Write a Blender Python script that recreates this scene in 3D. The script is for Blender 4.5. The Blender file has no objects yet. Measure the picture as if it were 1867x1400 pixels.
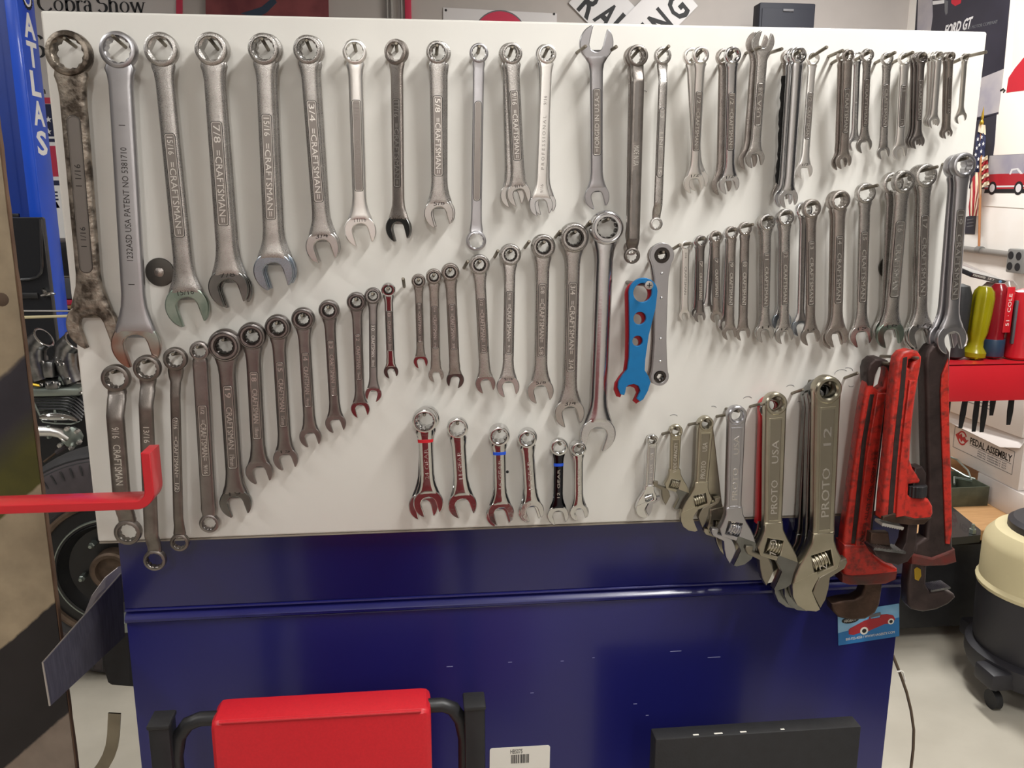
import bpy, bmesh, math, random
import numpy as np
from mathutils import Matrix, Vector
random.seed(7)
S = bpy.context.scene
COL = S.collection
PI = math.pi

# ------------------------------------------------------------------ camera
FPX, CX, CY = 1560.0, 933.5, 700.0
RW = np.array([[0.99468511, -0.10294769, 0.00181917],
               [-0.02042546, -0.21460695, -0.9764869],
               [0.10091748, 0.97125982, -0.21556909]])   # world -> camera (x right, y down, z forward)
EYE = np.array([0.454, -1.159, 1.65])
cd = bpy.data.cameras.new('camera'); cam = bpy.data.objects.new('camera', cd); COL.objects.link(cam)
cd.sensor_width = 36; cd.lens = 36 * FPX / 1867; cd.clip_end = 60; cd.clip_start = 0.02
cm = Matrix.Identity(4)
for i in range(3):
    cm[i][0] = RW[0, i]; cm[i][1] = -RW[1, i]; cm[i][2] = -RW[2, i]; cm[i][3] = EYE[i]
cam.matrix_world = cm
S.camera = cam
# ------------------------------------------------------------------ exposure and world
S.view_settings.view_transform = 'Standard'; S.view_settings.look = 'None'
S.view_settings.gamma = 1; S.view_settings.use_curve_mapping = False
S.view_settings.exposure = 0.12
W = bpy.data.worlds.new('world'); S.world = W; W.use_nodes = True
W.node_tree.nodes['Background'].inputs[0].default_value = (0.55, 0.53, 0.5, 1)
W.node_tree.nodes['Background'].inputs[1].default_value = 0.05
# ------------------------------------------------------------------ ceiling lamps (tubes in the fixtures built below)
LAMPS = [  # x, y, z, length along y, width, watts
    (-1.55, -1.1, 3.05, 1.2, 0.20, 24),
    (1.45, -0.9, 3.05, 1.2, 0.20, 46),
    (2.35, 2.3, 3.3, 1.3, 0.30, 72),
    (-2.1, 1.2, 3.3, 1.3, 0.30, 30),  # unseen lamp added to brighten the left background
    (0.4, -3.9, 3.2, 1.3, 0.30, 50)]  # unseen lamp added to brighten the rear wall mirrored in the metal
for (x, y, z, ly, lx, w) in LAMPS:
    l = bpy.data.lights.new('tube_light', 'AREA'); l.shape = 'RECTANGLE'; l.size = lx; l.size_y = ly
    l.energy = w; l.color = (1.0, 0.985, 0.955)
    o = bpy.data.objects.new('tube_light', l); o.location = (x, y, z - 0.06); COL.objects.link(o)


# ------------------------------------------------------------------ helpers
def P(px, py, Y):
    """point of the place seen at pixel px,py at the real distance Y behind the board face"""
    d = RW.T @ np.array([(px - CX) / FPX, (py - CY) / FPX, 1.0])
    t = (Y - EYE[1]) / d[1]
    return Vector(EYE + d * t)


def PX(px, py, X):
    d = RW.T @ np.array([(px - CX) / FPX, (py - CY) / FPX, 1.0])
    return Vector(EYE + d * ((X - EYE[0]) / d[0]))


def PZ(px, py, Z):
    d = RW.T @ np.array([(px - CX) / FPX, (py - CY) / FPX, 1.0])
    return Vector(EYE + d * ((Z - EYE[2]) / d[2]))


def lin(h):
    h = h.lstrip('#')
    r = [int(h[i:i + 2], 16) / 255 for i in (0, 2, 4)]
    return tuple(c / 12.92 if c < .04045 else ((c + .055) / 1.055) ** 2.4 for c in r) + (1,)


MATS = {}


def mat(name, col, rough=.5, metal=0, col2=None, nscale=20, namt=.5, bump=0, bscale=120, coat=0, rvar=0, emit=0,
        trans=0, vary=0, detail=4, contrast=(.35, .65), stretch=None, coat_rough=.05, spec=.5):
    m = bpy.data.materials.new(name); m.use_nodes = True
    nt = m.node_tree; N = nt.nodes; L = nt.links
    b = N['Principled BSDF']
    b.inputs['Roughness'].default_value = rough; b.inputs['Metallic'].default_value = metal
    b.inputs['Coat Weight'].default_value = coat; b.inputs['Coat Roughness'].default_value = coat_rough
    b.inputs['Transmission Weight'].default_value = trans; b.inputs['Specular IOR Level'].default_value = spec
    c = lin(col)
    b.inputs['Base Color'].default_value = c
    if emit:
        b.inputs['Emission Color'].default_value = c; b.inputs['Emission Strength'].default_value = emit
    out = None
    if col2 or bump or rvar:
        tc = N.new('ShaderNodeTexCoord')
        vec = tc.outputs['Object']
        if stretch:
            mp = N.new('ShaderNodeMapping'); mp.inputs['Scale'].default_value = stretch
            L.new(vec, mp.inputs['Vector']); vec = mp.outputs['Vector']
    if col2:
        n = N.new('ShaderNodeTexNoise'); n.inputs['Scale'].default_value = nscale; n.inputs['Detail'].default_value = detail
        L.new(vec, n.inputs['Vector'])
        r = N.new('ShaderNodeMapRange'); r.inputs['From Min'].default_value = contrast[0]; r.inputs['From Max'].default_value = contrast[1]
        r.inputs['To Max'].default_value = namt
        L.new(n.outputs['Fac'], r.inputs['Value'])
        mx = N.new('ShaderNodeMix'); mx.data_type = 'RGBA'
        mx.inputs[6].default_value = c; mx.inputs[7].default_value = lin(col2)
        L.new(r.outputs[0], mx.inputs[0]); out = mx.outputs[2]
        L.new(out, b.inputs['Base Color'])
    if vary:
        oi = N.new('ShaderNodeObjectInfo')
        hs = N.new('ShaderNodeHueSaturation')
        mr = N.new('ShaderNodeMapRange'); mr.inputs['To Min'].default_value = 1 - vary; mr.inputs['To Max'].default_value = 1 + vary
        L.new(oi.outputs['Random'], mr.inputs['Value']); L.new(mr.outputs[0], hs.inputs['Value'])
        if out: L.new(out, hs.inputs['Color'])
        else: hs.inputs['Color'].default_value = c
        L.new(hs.outputs[0], b.inputs['Base Color'])
    if bump or rvar:
        n2 = N.new('ShaderNodeTexNoise'); n2.inputs['Scale'].default_value = bscale; n2.inputs['Detail'].default_value = 3
        L.new(vec, n2.inputs['Vector'])
        if bump:
            bp = N.new('ShaderNodeBump'); bp.inputs['Strength'].default_value = bump; bp.inputs['Distance'].default_value = .002
            L.new(n2.outputs['Fac'], bp.inputs['Height']); L.new(bp.outputs[0], b.inputs['Normal'])
        if rvar:
            r2 = N.new('ShaderNodeMapRange'); r2.inputs['From Min'].default_value = .3; r2.inputs['From Max'].default_value = .7
            r2.inputs['To Min'].default_value = rough - rvar; r2.inputs['To Max'].default_value = rough + rvar
            L.new(n2.outputs['Fac'], r2.inputs['Value']); L.new(r2.outputs[0], b.inputs['Roughness'])
    MATS[name] = m
    return m


def curve_geo(cu):
    o = bpy.data.objects.new('tmp', cu)
    me = bpy.data.meshes.new_from_object(o)
    v = np.empty(len(me.vertices) * 3); me.vertices.foreach_get('co', v)
    f = [tuple(p.vertices) for p in me.polygons]
    bpy.data.objects.remove(o); bpy.data.meshes.remove(me); bpy.data.curves.remove(cu)
    return v.reshape(-1, 3), f


def plate_geo(outlines, z0, z1, bev=0, bres=1):
    cu = bpy.data.curves.new('tmp', 'CURVE'); cu.dimensions = '2D'; cu.fill_mode = 'BOTH'
    bev = min(bev, (z1 - z0) * .45)
    cu.extrude = (z1 - z0) / 2 - bev; cu.bevel_depth = bev; cu.bevel_resolution = bres; cu.offset = -bev
    for ol in outlines:
        sp = cu.splines.new('POLY'); sp.points.add(len(ol) - 1); sp.use_cyclic_u = True
        for q, (x, y) in zip(sp.points, ol): q.co = (x, y, 0, 1)
    v, f = curve_geo(cu)
    v[:, 2] += (z0 + z1) / 2
    return v, f


TXT = {}


def text_geo(s, depth=.02, bold=0.0, res=2, space=1.0, shear=0):
    k = (s, depth, bold, res, space, shear)
    if k not in TXT:
        cu = bpy.data.curves.new('tmp', 'FONT'); cu.body = s; cu.size = 1; cu.extrude = depth / 2; cu.offset = bold
        cu.resolution_u = res; cu.align_x = 'LEFT'; cu.space_character = space; cu.shear = shear
        v, f = curve_geo(cu)
        mn, mx = v.min(0), v.max(0)
        v = v - (mn + mx) / 2
        TXT[k] = (v, f, mx - mn)
    return TXT[k]


class M:
    def __init__(s): s.v = []; s.f = []; s.mi = []

    def add(s, v, f, mi=0, T=None):
        o = len(s.v)
        if T is not None:
            v = [tuple(T @ Vector(p)) for p in v]
        s.v.extend([tuple(p) for p in v]); s.f.extend([tuple(i + o for i in q) for q in f]); s.mi.extend([mi] * len(f))
        return s

    def loft(s, rings, cap0=True, cap1=True, close=True, mi=0, loop=False, T=None):
        n = len(rings[0]); v = [p for r in rings for p in r]; f = []
        m = len(rings)
        for i in range(m if loop else m - 1):
            for j in range(n if close else n - 1):
                a, b = i * n + j, i * n + (j + 1) % n
                k = ((i + 1) % m) * n
                f.append((a, b, k + (j + 1) % n, k + j))
        if not loop:
            if cap0: f.append(tuple(range(n - 1, -1, -1)))
            if cap1: f.append(tuple((m - 1) * n + j for j in range(n)))
        return s.add(v, f, mi, T)

    def box(s, c, d, bev=0, seg=2, mi=0, T=None):
        bm = bmesh.new(); bmesh.ops.create_cube(bm, size=1)
        for v in bm.verts: v.co = Vector((v.co.x * d[0], v.co.y * d[1], v.co.z * d[2])) + Vector(c)
        if bev: bmesh.ops.bevel(bm, geom=bm.edges[:], offset=bev, segments=seg, profile=.5, affect='EDGES')
        bm.verts.index_update()
        s.add([tuple(v.co) for v in bm.verts], [tuple(v.index for v in f.verts) for f in bm.faces], mi, T)
        bm.free(); return s

    def tube(s, path, r, n=10, cap=True, mi=0, T=None, flat=None):
        path = [Vector(p) for p in path]; rings = []
        rs = r if isinstance(r, (list, tuple)) else [r] * len(path)
        up = None
        for i, p in enumerate(path):
            t = (path[min(i + 1, len(path) - 1)] - path[max(i - 1, 0)]).normalized()
            if up is None:
                up = t.orthogonal().normalized()
            up = (up - t * up.dot(t)).normalized(); w = t.cross(up)
            rings.append([tuple(p + (up * math.cos(a) + w * math.sin(a)) * rs[i]) for a in [2 * PI * k / n for k in range(n)]])
        return s.loft(rings, cap, cap, mi=mi, T=T)

    def lathe(s, prof, n=32, mi=0, T=None, cap=True):
        """profile of (r, z) turned about local z"""
        rings = [[(r * math.cos(2 * PI * k / n), r * math.sin(2 * PI * k / n), z) for k in range(n)] for r, z in prof]
        return s.loft(rings, cap, cap, mi=mi, T=T)

    def plate(s, outlines, z0, z1, bev=0, mi=0, T=None, bres=1):
        v, f = plate_geo(outlines, z0, z1, bev, bres); return s.add(v, f, mi, T)

    def text(s, txt, w, h, depth, T=None, mi=0, bold=0.0, res=2, keep=False, space=1.0, shear=0):
        v, f, d = text_geo(txt, .1, bold, res, space, shear)
        sx, sy = (w / d[0], h / d[1])
        if keep: sx = sy = min(sx, sy)
        return s.add([(a * sx, b * sy, c / .1 * depth) for a, b, c in v], f, mi, T)

    def obj(s, name, mats, parent=None, mw=None, sharp=35):
        me = bpy.data.meshes.new(name); me.from_pydata(s.v, [], s.f)
        for m in (mats if isinstance(mats, (list, tuple)) else [mats]):
            me.materials.append(MATS[m] if isinstance(m, str) else m)
        if any(s.mi): me.polygons.foreach_set('material_index', s.mi)
        bm = bmesh.new(); bm.from_mesh(me); bmesh.ops.recalc_face_normals(bm, faces=bm.faces[:]); bm.to_mesh(me); bm.free()
        if sharp:
            me.polygons.foreach_set('use_smooth', [True] * len(me.polygons))
            me.set_sharp_from_angle(angle=math.radians(sharp))
        o = bpy.data.objects.new(name, me); COL.objects.link(o)
        if parent: o.parent = parent
        if mw is not None: o.matrix_local = mw
        return o


def tag(o, label, cat, group=None, kind=None):
    o['label'] = label; o['category'] = cat
    if group: o['group'] = group
    if kind: o['kind'] = kind
    return o


def struct(o):
    o['kind'] = 'structure'; return o


def thing(name, label, cat, mw=None, group=None):
    o = bpy.data.objects.new(name, None); COL.objects.link(o); o.empty_display_size = .02
    if mw is not None: o.matrix_world = mw
    return tag(o, label, cat, group)


def frame(o, x, y, z=None):
    """matrix with columns x,y,z at origin o"""
    x = Vector(x).normalized(); y = Vector(y); y = (y - x * y.dot(x)).normalized()
    z = x.cross(y)
    m = Matrix.Identity(4)
    for i in range(3): m[i][0] = x[i]; m[i][1] = y[i]; m[i][2] = z[i]; m[i][3] = o[i]
    return m


FRONT = lambda o: frame(o, (1, 0, 0), (0, 0, 1))      # x right, y up, z towards the viewer (-Y)
RIGHTWALL = lambda o: frame(o, (0, -1, 0), (0, 0, 1))  # on the right-hand wall, z towards -X
T_ = Matrix.Translation


def Rz(a): return Matrix.Rotation(a, 4, 'Z')


def circ(cx, cy, r, n=24, ry=None):
    ry = ry or r
    return [(cx + r * math.cos(2 * PI * k / n), cy + ry * math.sin(2 * PI * k / n)) for k in range(n)]


def rrect(x0, y0, x1, y1, r, n=4):
    pts = []
    for cx, cy, a0 in ((x1 - r, y1 - r, 0), (x0 + r, y1 - r, 90), (x0 + r, y0 + r, 180), (x1 - r, y0 + r, 270)):
        for k in range(n + 1):
            a = math.radians(a0 + 90 * k / n); pts.append((cx + r * math.cos(a), cy + r * math.sin(a)))
    return pts
# ------------------------------------------------------------------ materials
mat('board_white', '#e4e2dc', .38, col2='#d9d6cf', nscale=3, namt=.5, rvar=.05, bscale=8)
mat('board_edge', '#8d8478', .7)
mat('satin', '#c4c1be', .30, 1, col2='#a5a19d', nscale=60, namt=.5, bump=.16, rvar=.08, bscale=1300, vary=.10)
mat('satin_warm', '#b5aea9', .32, 1, col2='#958d87', nscale=60, namt=.5, bump=.18, rvar=.08, bscale=1300, vary=.08)
mat('polished', '#dcdcde', .17, 1, col2='#c4c4c8', nscale=30, namt=.4, bump=.03, bscale=300, vary=.06)
mat('bright', '#efedea', .32, 1, vary=.03, bump=.04, bscale=700)
mat('flatgrey', '#bdbcc0', .33, 1, col2='#b2b1b5', nscale=25, namt=.5, bump=.04, bscale=900)
mat('darksteel', '#918b86', .38, 1, col2='#6a645f', nscale=45, namt=.6, bump=.10, bscale=700, vary=.08)
mat('worn', '#a89e92', .48, 1, col2='#4a423b', nscale=55, namt=.95, bump=.55, bscale=160, detail=8, contrast=(.42, .62))
mat('gunmetal', '#a09b99', .30, 1, col2='#827c7a', nscale=50, namt=.5, bump=.1, bscale=800, vary=.08)
mat('chrome', '#dadada', .08, 1, col2='#c2c2c4', nscale=20, namt=.3, bump=.02, bscale=200, vary=.05)
mat('chrome_dark', '#3a3a40', .12, 1)
mat('grime', '#938d89', .38, 1, vary=.1)  # panel grime and relief shade put together into one darker metal
mat('grime_dark', '#85807c', .45, 1, vary=.1)
mat('rim_metal', '#d6d2ce', .28, 1)
mat('letter_metal', '#ebe8e4', .3, 1)  # raised letters coloured paler, in place of light catching their relief
mat('letter_dark', '#45413f', .5, .8)
mat('jaw_green', '#a9b7ad', .28, 1, col2='#7f9488', nscale=40, namt=.8, bump=.03, bscale=500)
mat('jaw_blue', '#b3bcc6', .26, 1, col2='#97a2ae', nscale=40, namt=.7, bump=.03, bscale=500)
mat('jaw_copper', '#b4b8b2', .26, 1, col2='#a06a58', nscale=28, namt=.9, bump=.03, bscale=500, detail=1)
mat('jaw_dark', '#8a8b89', .24, 1, col2='#6a6b69', nscale=40, namt=.6)
mat('nickel', '#b8b2a1', .30, 1, col2='#a09a88', nscale=30, namt=.5, bump=.05, bscale=700, vary=.05)
mat('nickel_panel', '#979183', .4, 1)
mat('pin_steel', '#8b8478', .42, 1, col2='#6e675c', nscale=60)
mat('dark_gear', '#4b4745', .3, 1)
mat('blue_panel', '#181960', .32, col2='#16174f', nscale=3, namt=.4, coat=.5, coat_rough=.16)
mat('blue_anodised', '#1272ad', .38, .25, col2='#0f649b', nscale=80, namt=.4)
mat('red_anodised', '#b01a26', .4, .25, col2='#8e1420', nscale=30, namt=.4)
mat('red_paint', '#c81f2a', .36, col2='#b91c26', nscale=14, namt=.5, coat=.3, bump=.05, bscale=60)
mat('red_vinyl', '#cf1f2b', .42, col2='#bd1a26', nscale=300, namt=.4, bump=.08, bscale=600)
mat('pipe_red', '#b3281d', .45, col2='#55211a', nscale=110, namt=.85, bump=.3, bscale=260, detail=10, contrast=(.47, .70))
mat('pipe_worn', '#4f3833', .5, .4, col2='#7c2620', nscale=30, namt=.8, bump=.3, bscale=140, detail=8)
mat('pipe_dark', '#463a38', .45, .6, col2='#2b2423', nscale=40, namt=.7, bump=.2, bscale=200)
mat('pipe_brown', '#564238', .5, .7, col2='#33271f', nscale=30, namt=.7, bump=.25, bscale=180)
mat('teeth_light', '#b9b5ae', .45, .6)
mat('black_rubber', '#232325', .6, col2='#191919', nscale=60, namt=.5, bump=.15, bscale=300)
mat('black_metal', '#1d1d1f', .42, col2='#2a2a2c', nscale=30, namt=.5, bump=.08, bscale=200)
mat('black_tape', '#0e0e10', .55, bump=.6, bscale=250)
mat('white_sheet', '#f2efe9', .5)
mat('label_white', '#e9e6dc', .5)
mat('ink', '#17171b', .6)
mat('ink_grey', '#66666a', .6)
mat('wall_paint', '#b6b0ac', .8, col2='#aea8a4', nscale=6, namt=.5)
mat('wall_white', '#efebe6', .75, col2='#e6dfd7', nscale=6, namt=.5)
mat('ceiling_paint', '#b5b2ad', .9)
mat('washer_dark', '#5b5854', .4, .9)
mat('shelf_dark', '#232428', .6)
mat('concrete', '#c2bcae', .45, col2='#b3ad9f', nscale=5, namt=.7, rvar=.12, bscale=4, detail=8)
mat('wood', '#bb9163', .5, col2='#a57c50', nscale=6, namt=.7, stretch=(2, 14, 2), detail=6)
mat('raw_wood', '#7a5f49', .8, col2='#5a4130', nscale=18, namt=.8, bump=.5, bscale=60)
mat('lift_blue', '#2257d8', .28, col2='#1c4cc4', nscale=8, namt=.4, coat=.3)
mat('lift_blue_shade', '#1b3f9c', .4, col2='#17357f', nscale=8, namt=.4)  # same post paint, darkened to carry the shade of recess and far side
mat('white_print', '#f4f4f4', .5)
mat('black_gloss', '#26272a', .25, coat=.4)
mat('castmetal', '#a6a7a8', .3, 1, col2='#5f5f60', nscale=40, namt=.7, bump=.4, bscale=90)
mat('tire', '#3a393b', .75, col2='#2c2b2c', nscale=25, namt=.6, bump=.3, bscale=150)
mat('tire_wall', '#4f484b', .8, col2='#3d383a', nscale=20, namt=.6)
mat('rim_black', '#1c1c1d', .4)
mat('rust', '#6b5a4c', .6, .5, col2='#4a3d33', nscale=30, namt=.7)
mat('aluminium', '#5d5b66', .5, .25, col2='#45444d', nscale=30, namt=.7, stretch=(1, 8, 1))
mat('alu_edge', '#c9c6c4', .35, .9)
mat('cable_brown', '#5a4a3a', .6)
mat('sky_card', '#4f9ed2', .45, col2='#a9cfe6', nscale=9, namt=.6)
mat('road_card', '#1f74b4', .45)
mat('car_red', '#a8222d', .45)
mat('poster_dark', '#2c2a38', .35, col2='#1d1c27', nscale=5, namt=.6)
mat('poster_cloud', '#8d8a9b', .4, col2='#bdb6b2', nscale=4, namt=.8)
mat('poster_paper', '#efe7dd', .5)
mat('poster_tan', '#e6dccf', .5)
mat('flag_red', '#b3323c', .8)
mat('flag_cream', '#e9dcc3', .8)
mat('flag_navy', '#2b3050', .8)
mat('gold', '#c9a63f', .3, .9)
mat('pole_wood', '#a86f44', .6)
mat('outlet_grey', '#8a8a88', .5, .4)
mat('conduit_grey', '#9b9894', .45, .5)
mat('yellow_plastic', '#a8a011', .25, trans=.35, col2='#8c860c', nscale=20, namt=.4)
mat('red_clear', '#8d1420', .22, trans=.2)
mat('grey_plastic', '#55565a', .5)
mat('dark_blue_plastic', '#2a4159', .35, trans=.2)
mat('clear_plastic', '#c4b9b1', .2, trans=.6)
mat('carton', '#e4ddd9', .65, col2='#dad2ce', nscale=8, namt=.4)
mat('carton_shade', '#b9b3b1', .65)
mat('logo_red', '#b81f31', .5)
mat('olive_tin', '#5f6353', .5, .3, col2='#3c3f35', nscale=14, namt=.7)
mat('galv', '#9aa39c', .4, .8)
mat('cream_plastic', '#d9cda4', .5, col2='#cbbf95', nscale=6, namt=.4)
mat('vac_dark', '#2c2b30', .5)
mat('painting_red', '#6b2f36', .6, col2='#8f4a4c', nscale=7, namt=.8)
mat('sign_white', '#d7d5d6', .45)
mat('banner_grey', '#c9c4c2', .6)
mat('sign_red', '#c4304f', .5)
mat('speaker_black', '#22242e', .7, bump=.2, bscale=300)
mat('steel_strap', '#9b9384', .3, 1, col2='#6d665a', nscale=12, namt=.6)
mat('lamp_glow', '#fff3e0', .5, emit=1.2)
mat('fixture_white', '#e9e9e6', .4)
mat('chest_red', '#84222b', .4)
mat('tool_red', '#c01d28', .3, coat=.3)
mat('poster_red', '#b8202e', .5)
mat('jaw_face', '#cfcdcb', .24, 1, col2='#b5b2b0', nscale=40, namt=.5, vary=.08)
mat('seam', '#3b3836', .6, .6)
mat('scratch', '#8d8fb8', .6)
# ------------------------------------------------------------------ the room
XR, YB, XL, YF, ZC = 3.35, 4.0, -4.2, -4.6, 3.7
struct(M().box(((XR + XL) / 2, (YB + YF) / 2, -.05), (XR - XL + .4, YB - YF + .4, .1)).obj('floor', 'concrete'))
struct(M().box(((XR + XL) / 2, (YB + YF) / 2, ZC + .05), (XR - XL + .4, YB - YF + .4, .1)).obj('ceiling', 'ceiling_paint'))
struct(M().box(((XR + XL) / 2, YB + .05, ZC / 2), (XR - XL + .2, .1, ZC)).obj('wall_back', 'wall_paint'))
struct(M().box((XR + .05, (YB + YF) / 2, ZC / 2), (.1, YB - YF, ZC)).obj('wall_right', 'wall_white'))
struct(M().box((XL - .05, (YB + YF) / 2, ZC / 2), (.1, YB - YF, ZC)).obj('wall_left', 'wall_paint'))
struct(M().box(((XR + XL) / 2, YF - .05, ZC / 2), (XR - XL + .2, .1, ZC)).obj('wall_front', 'wall_white'))
for i, (x, y, z, ly, lx, w) in enumerate(LAMPS):
    t = thing('ceiling_light', ['fluorescent ceiling fixture over the left half of the tool board', 'fluorescent ceiling fixture over the right half of the tool board',
              'fluorescent ceiling fixture over the bench by the white wall', 'fluorescent ceiling fixture over the blue lift post',
              'fluorescent ceiling fixture behind the camera position'][i], 'lamp', T_((x, y, z)), 'ceiling fixtures')
    M().box((0, 0, .05), (lx + .1, ly + .1, .07), .01).obj('housing', 'fixture_white', t)
    for dx in (-.06, .06):
        M().tube([(dx, -ly / 2 + .02, -.01), (dx, ly / 2 - .02, -.01)], .013, 10).obj('lamp_tube', 'lamp_glow', t)
    for dx in (-.1, .15):
        M().tube([(dx, 0, .08), (dx, 0, ZC - z)], .004, 6).obj('hanger_rod', 'pin_steel', t)

# ------------------------------------------------------------------ the cart: white tool board and blue sheet-metal body
BW, BH, ZT = 1.22, .686, 1.867
ZB = ZT - BH
bt = thing('tool_board', 'large white melamine board crowded with hanging wrenches on a blue cart', 'board', T_((0, .009, 0)))
M().box((BW / 2, 0, (ZT + ZB) / 2), (BW, .018, BH), .0035, 3).obj('board_face', 'board_white', bt)
for (u0, w0, u1, w1, nm) in ((0, 0, BW, 0, 'edge_band'),):
    M().box((BW / 2, .0, ZB - .0012), (BW - .004, .017, .0022)).obj('edge_band', 'board_edge', bt)
# drilled hole and scuffs
h = P(925, 860, 0)
M().lathe([(.0001, .0004), (.0022, .0004), (.0022, 0), (.0001, 0)], 12, T=FRONT((h.x, -.0091, h.z))).obj('drilled_hole', 'ink', bt)

for px, py, rr, a0, a1 in ((1228, 760, .006, 20, 150), (1300, 744, .005, 10, 120), (1363, 728, .007, 30, 160), (1441, 706, .006, 20, 170), (1534, 681, .010, 40, 190), (1545, 676, .008, 0, 120), (1552, 702, .004, 200, 330), (1456, 733, .002, 0, 200), (722, 676, .003, 60, 200), (1175, 168, .003, 0, 160)):
    c_ = P(px, py, 0)
    M().tube([(c_.x + rr * math.cos(math.radians(a0 + (a1 - a0) * k / 6)), -.0001, c_.z + rr * .6 * math.sin(math.radians(a0 + (a1 - a0) * k / 6)) - 0) for k in range(7)], .00035, 6).obj('scuff_mark', 'ink_grey', bt, mw=T_((0, -.009, 0)))

xl = P(215, 990, .022).x; xr = P(1645, 1060, .022).x
zr = P(800, 1098, .022).z
cart = thing('tool_cart', 'dark blue sheet metal cart body carrying the white board', 'cart', T_((0, 0, 0)))
YP = .022
M().box(((xl + xr) / 2, YP + .004, (zr + .012 + ZT - .12) / 2), (xr - xl, .008, ZT - .12 - zr - .012), .0015).obj('upper_panel', 'blue_panel', cart)
zlow = .14
M().box(((xl + xr) / 2, YP + .004, (zr - .010 + zlow) / 2), (xr - xl, .008, zr - .010 - zlow), .002).obj('lower_panel', 'blue_panel', cart)
rg = []
prof = [(.008, .0135), (.003, .0125), (-.001, .0105), (-.0015, .0085), (.004, .0075), (.006, .0065), (.003, .0045), (-.003, .001), (-.0055, -.003), (-.005, -.007), (-.002, -.0095), (.004, -.0105), (.008, -.0105)]
M().loft([[(x, YP + a, zr + b) for a, b in prof] for x in (xl, xr)]).obj('pressed_bead', 'blue_panel', cart)
M().box(((xl + xr) / 2, YP + .25, (zlow + ZB - .03) / 2), (xr - xl - .01, .46, ZB - .03 - zlow), .004).obj('cart_body', 'blue_panel', cart)
for x in (xl + .08, xr - .08):
    for y in (.1, .4):
        w = M().tube([(x - .02, y, .06), (x + .02, y, .06)], .06, 24).obj('caster', 'black_rubber', cart)
        M().box((x, y, .1), (.055, .05, .1), .004).obj('caster_fork', 'pin_steel', w)
# small wear scratches on the blue paint
for (px, py, ln) in ((820, 1215, 16), (930, 1207, 10), (1025, 1205, 8), (1082, 1199, 6), (1232, 1187, 30), (1302, 1198, 34), (970, 1263, 9), (1158, 1283, 10), (1180, 1304, 8), (730, 1290, 18)):
    a = P(px, py, YP)
    M().box((a.x, YP - .0001, a.z), (ln * .0006, .0003, .0009)).obj('paint_scratch', 'scratch', cart)


# stickers on the cart
def card(name, label, cat, px, py, px2, py2, px3, py3, Y, m, th=.0006, r=.004):
    """flat card: corners top-left, top-right, bottom-left"""
    a, b, c = P(px, py, Y), P(px2, py2, Y), P(px3, py3, Y)
    w, h = (b - a).length, (c - a).length
    mw = frame(a, b - a, a - c)
    t = thing(name, label, cat, mw)
    M().plate([rrect(0, -h, w, 0, r)], 0, th).obj('card', m, t)
    return t, w, h


t, w, h = card('barcode_label', 'small white barcode label stuck low on the blue cart', 'label', 893, 1364, 1003, 1358, 895, 1424, YP - .0006, 'label_white')
M().text('HBS075', w * .20, h * .13, .0003, T_((w * .44, -h * .13, .0007))).obj('lettering', 'ink', t)
bars = M(); x = w * .355; rnd = random.Random(3)
while x < w * .65:
    b = rnd.choice((.006, .009, .014)) * w; bars.box((x, -h * .36, .0007), (b, h * .26, .0002)); x += b + rnd.choice((.006, .01)) * w
bars.obj('barcode', 'ink', t)
M().text('IN BLACK', w * .14, h * .05, .0003, T_((w * .42, -h * .75, .0007))).obj('small_lettering', 'ink', t)

t, w, h = card('insurance_sticker', 'blue sticker showing a red vintage convertible below the pipe wrenches', 'sticker', 1527, 1117, 1639, 1100, 1530, 1176, YP - .0006, 'sky_card', r=.001)
M().plate([[(0, -h), (w, -h), (w, -h * .42), (0, -h * .62)]], .0006, .0009).obj('road', 'road_card', t)
body = [(.17, -.56), (.2, -.52), (.3, -.45), (.42, -.36), (.5, -.33), (.52, -.22), (.53, -.33), (.68, -.33), (.69, -.25), (.8, -.26), (.9, -.33), (.93, -.45), (.9, -.52), (.84, -.56), (.76, -.55), (.55, -.66), (.48, -.70), (.36, -.70), (.25, -.74), (.17, -.70)]
M().plate([[(a * w, b * h) for a, b in body]], .0009, .0013).obj('printed_car', 'car_red', t)
M().plate([[(.5 * w, -.2 * h), (.69 * w, -.17 * h), (.70 * w, -.26 * h), (.53 * w, -.30 * h)]], .0013, .0015).obj('printed_roof', 'ink_grey', t)
for a, b, r in ((.42, -.66, .065), (.86, -.50, .05)):
    wl = M().plate([circ(a * w, b * h, r * w)], .0013, .0016).obj('printed_wheel', 'label_white', t)
    M().plate([circ(a * w, b * h, r * w * .55)], .0016, .0018).obj('printed_tyre', 'ink', wl)
M().plate([circ(.2 * w, -.27 * h, .14 * w, ry=.1 * h)], .0009, .0012).obj('oval', 'ink', t)
M().text('HAGERTY', w * .2, h * .09, .0003, T_((w * .2, -h * .27, .0013)) @ Rz(.04)).obj('oval_lettering', 'label_white', t)
M().text('800-922-4050 / WWW.HAGERTY.COM', w * .8, h * .075, .0003, T_((w * .52, -h * .845, .0011)) @ Rz(.0)).obj('lettering', 'label_white', t)

# screws with round washers that hold the board
for (px, py, r, lab) in ((292, 496, .0185, 'round dark washer and screw beside the biggest left wrenches'), (1621, 487, .0165, 'round dark washer half hidden behind long right wrenches'),
                         (1157, 286, .0095, 'small round washer peeking out behind the dirty offset box wrench')):
    a = P(px, py, 0)
    t = thing('board_screw', lab, 'screw', FRONT(a))
    M().lathe([(r * .98, 0), (r, .001), (r * .96, .0022), (r * .55, .0030), (r * .30, .0030)], 32).obj('washer', 'washer_dark', t)
    M().lathe([(r * .34, .002), (r * .33, .0045), (r * .22, .0058), (.0001, .0061)], 20).obj('screw_head', 'satin_warm', t)
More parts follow.
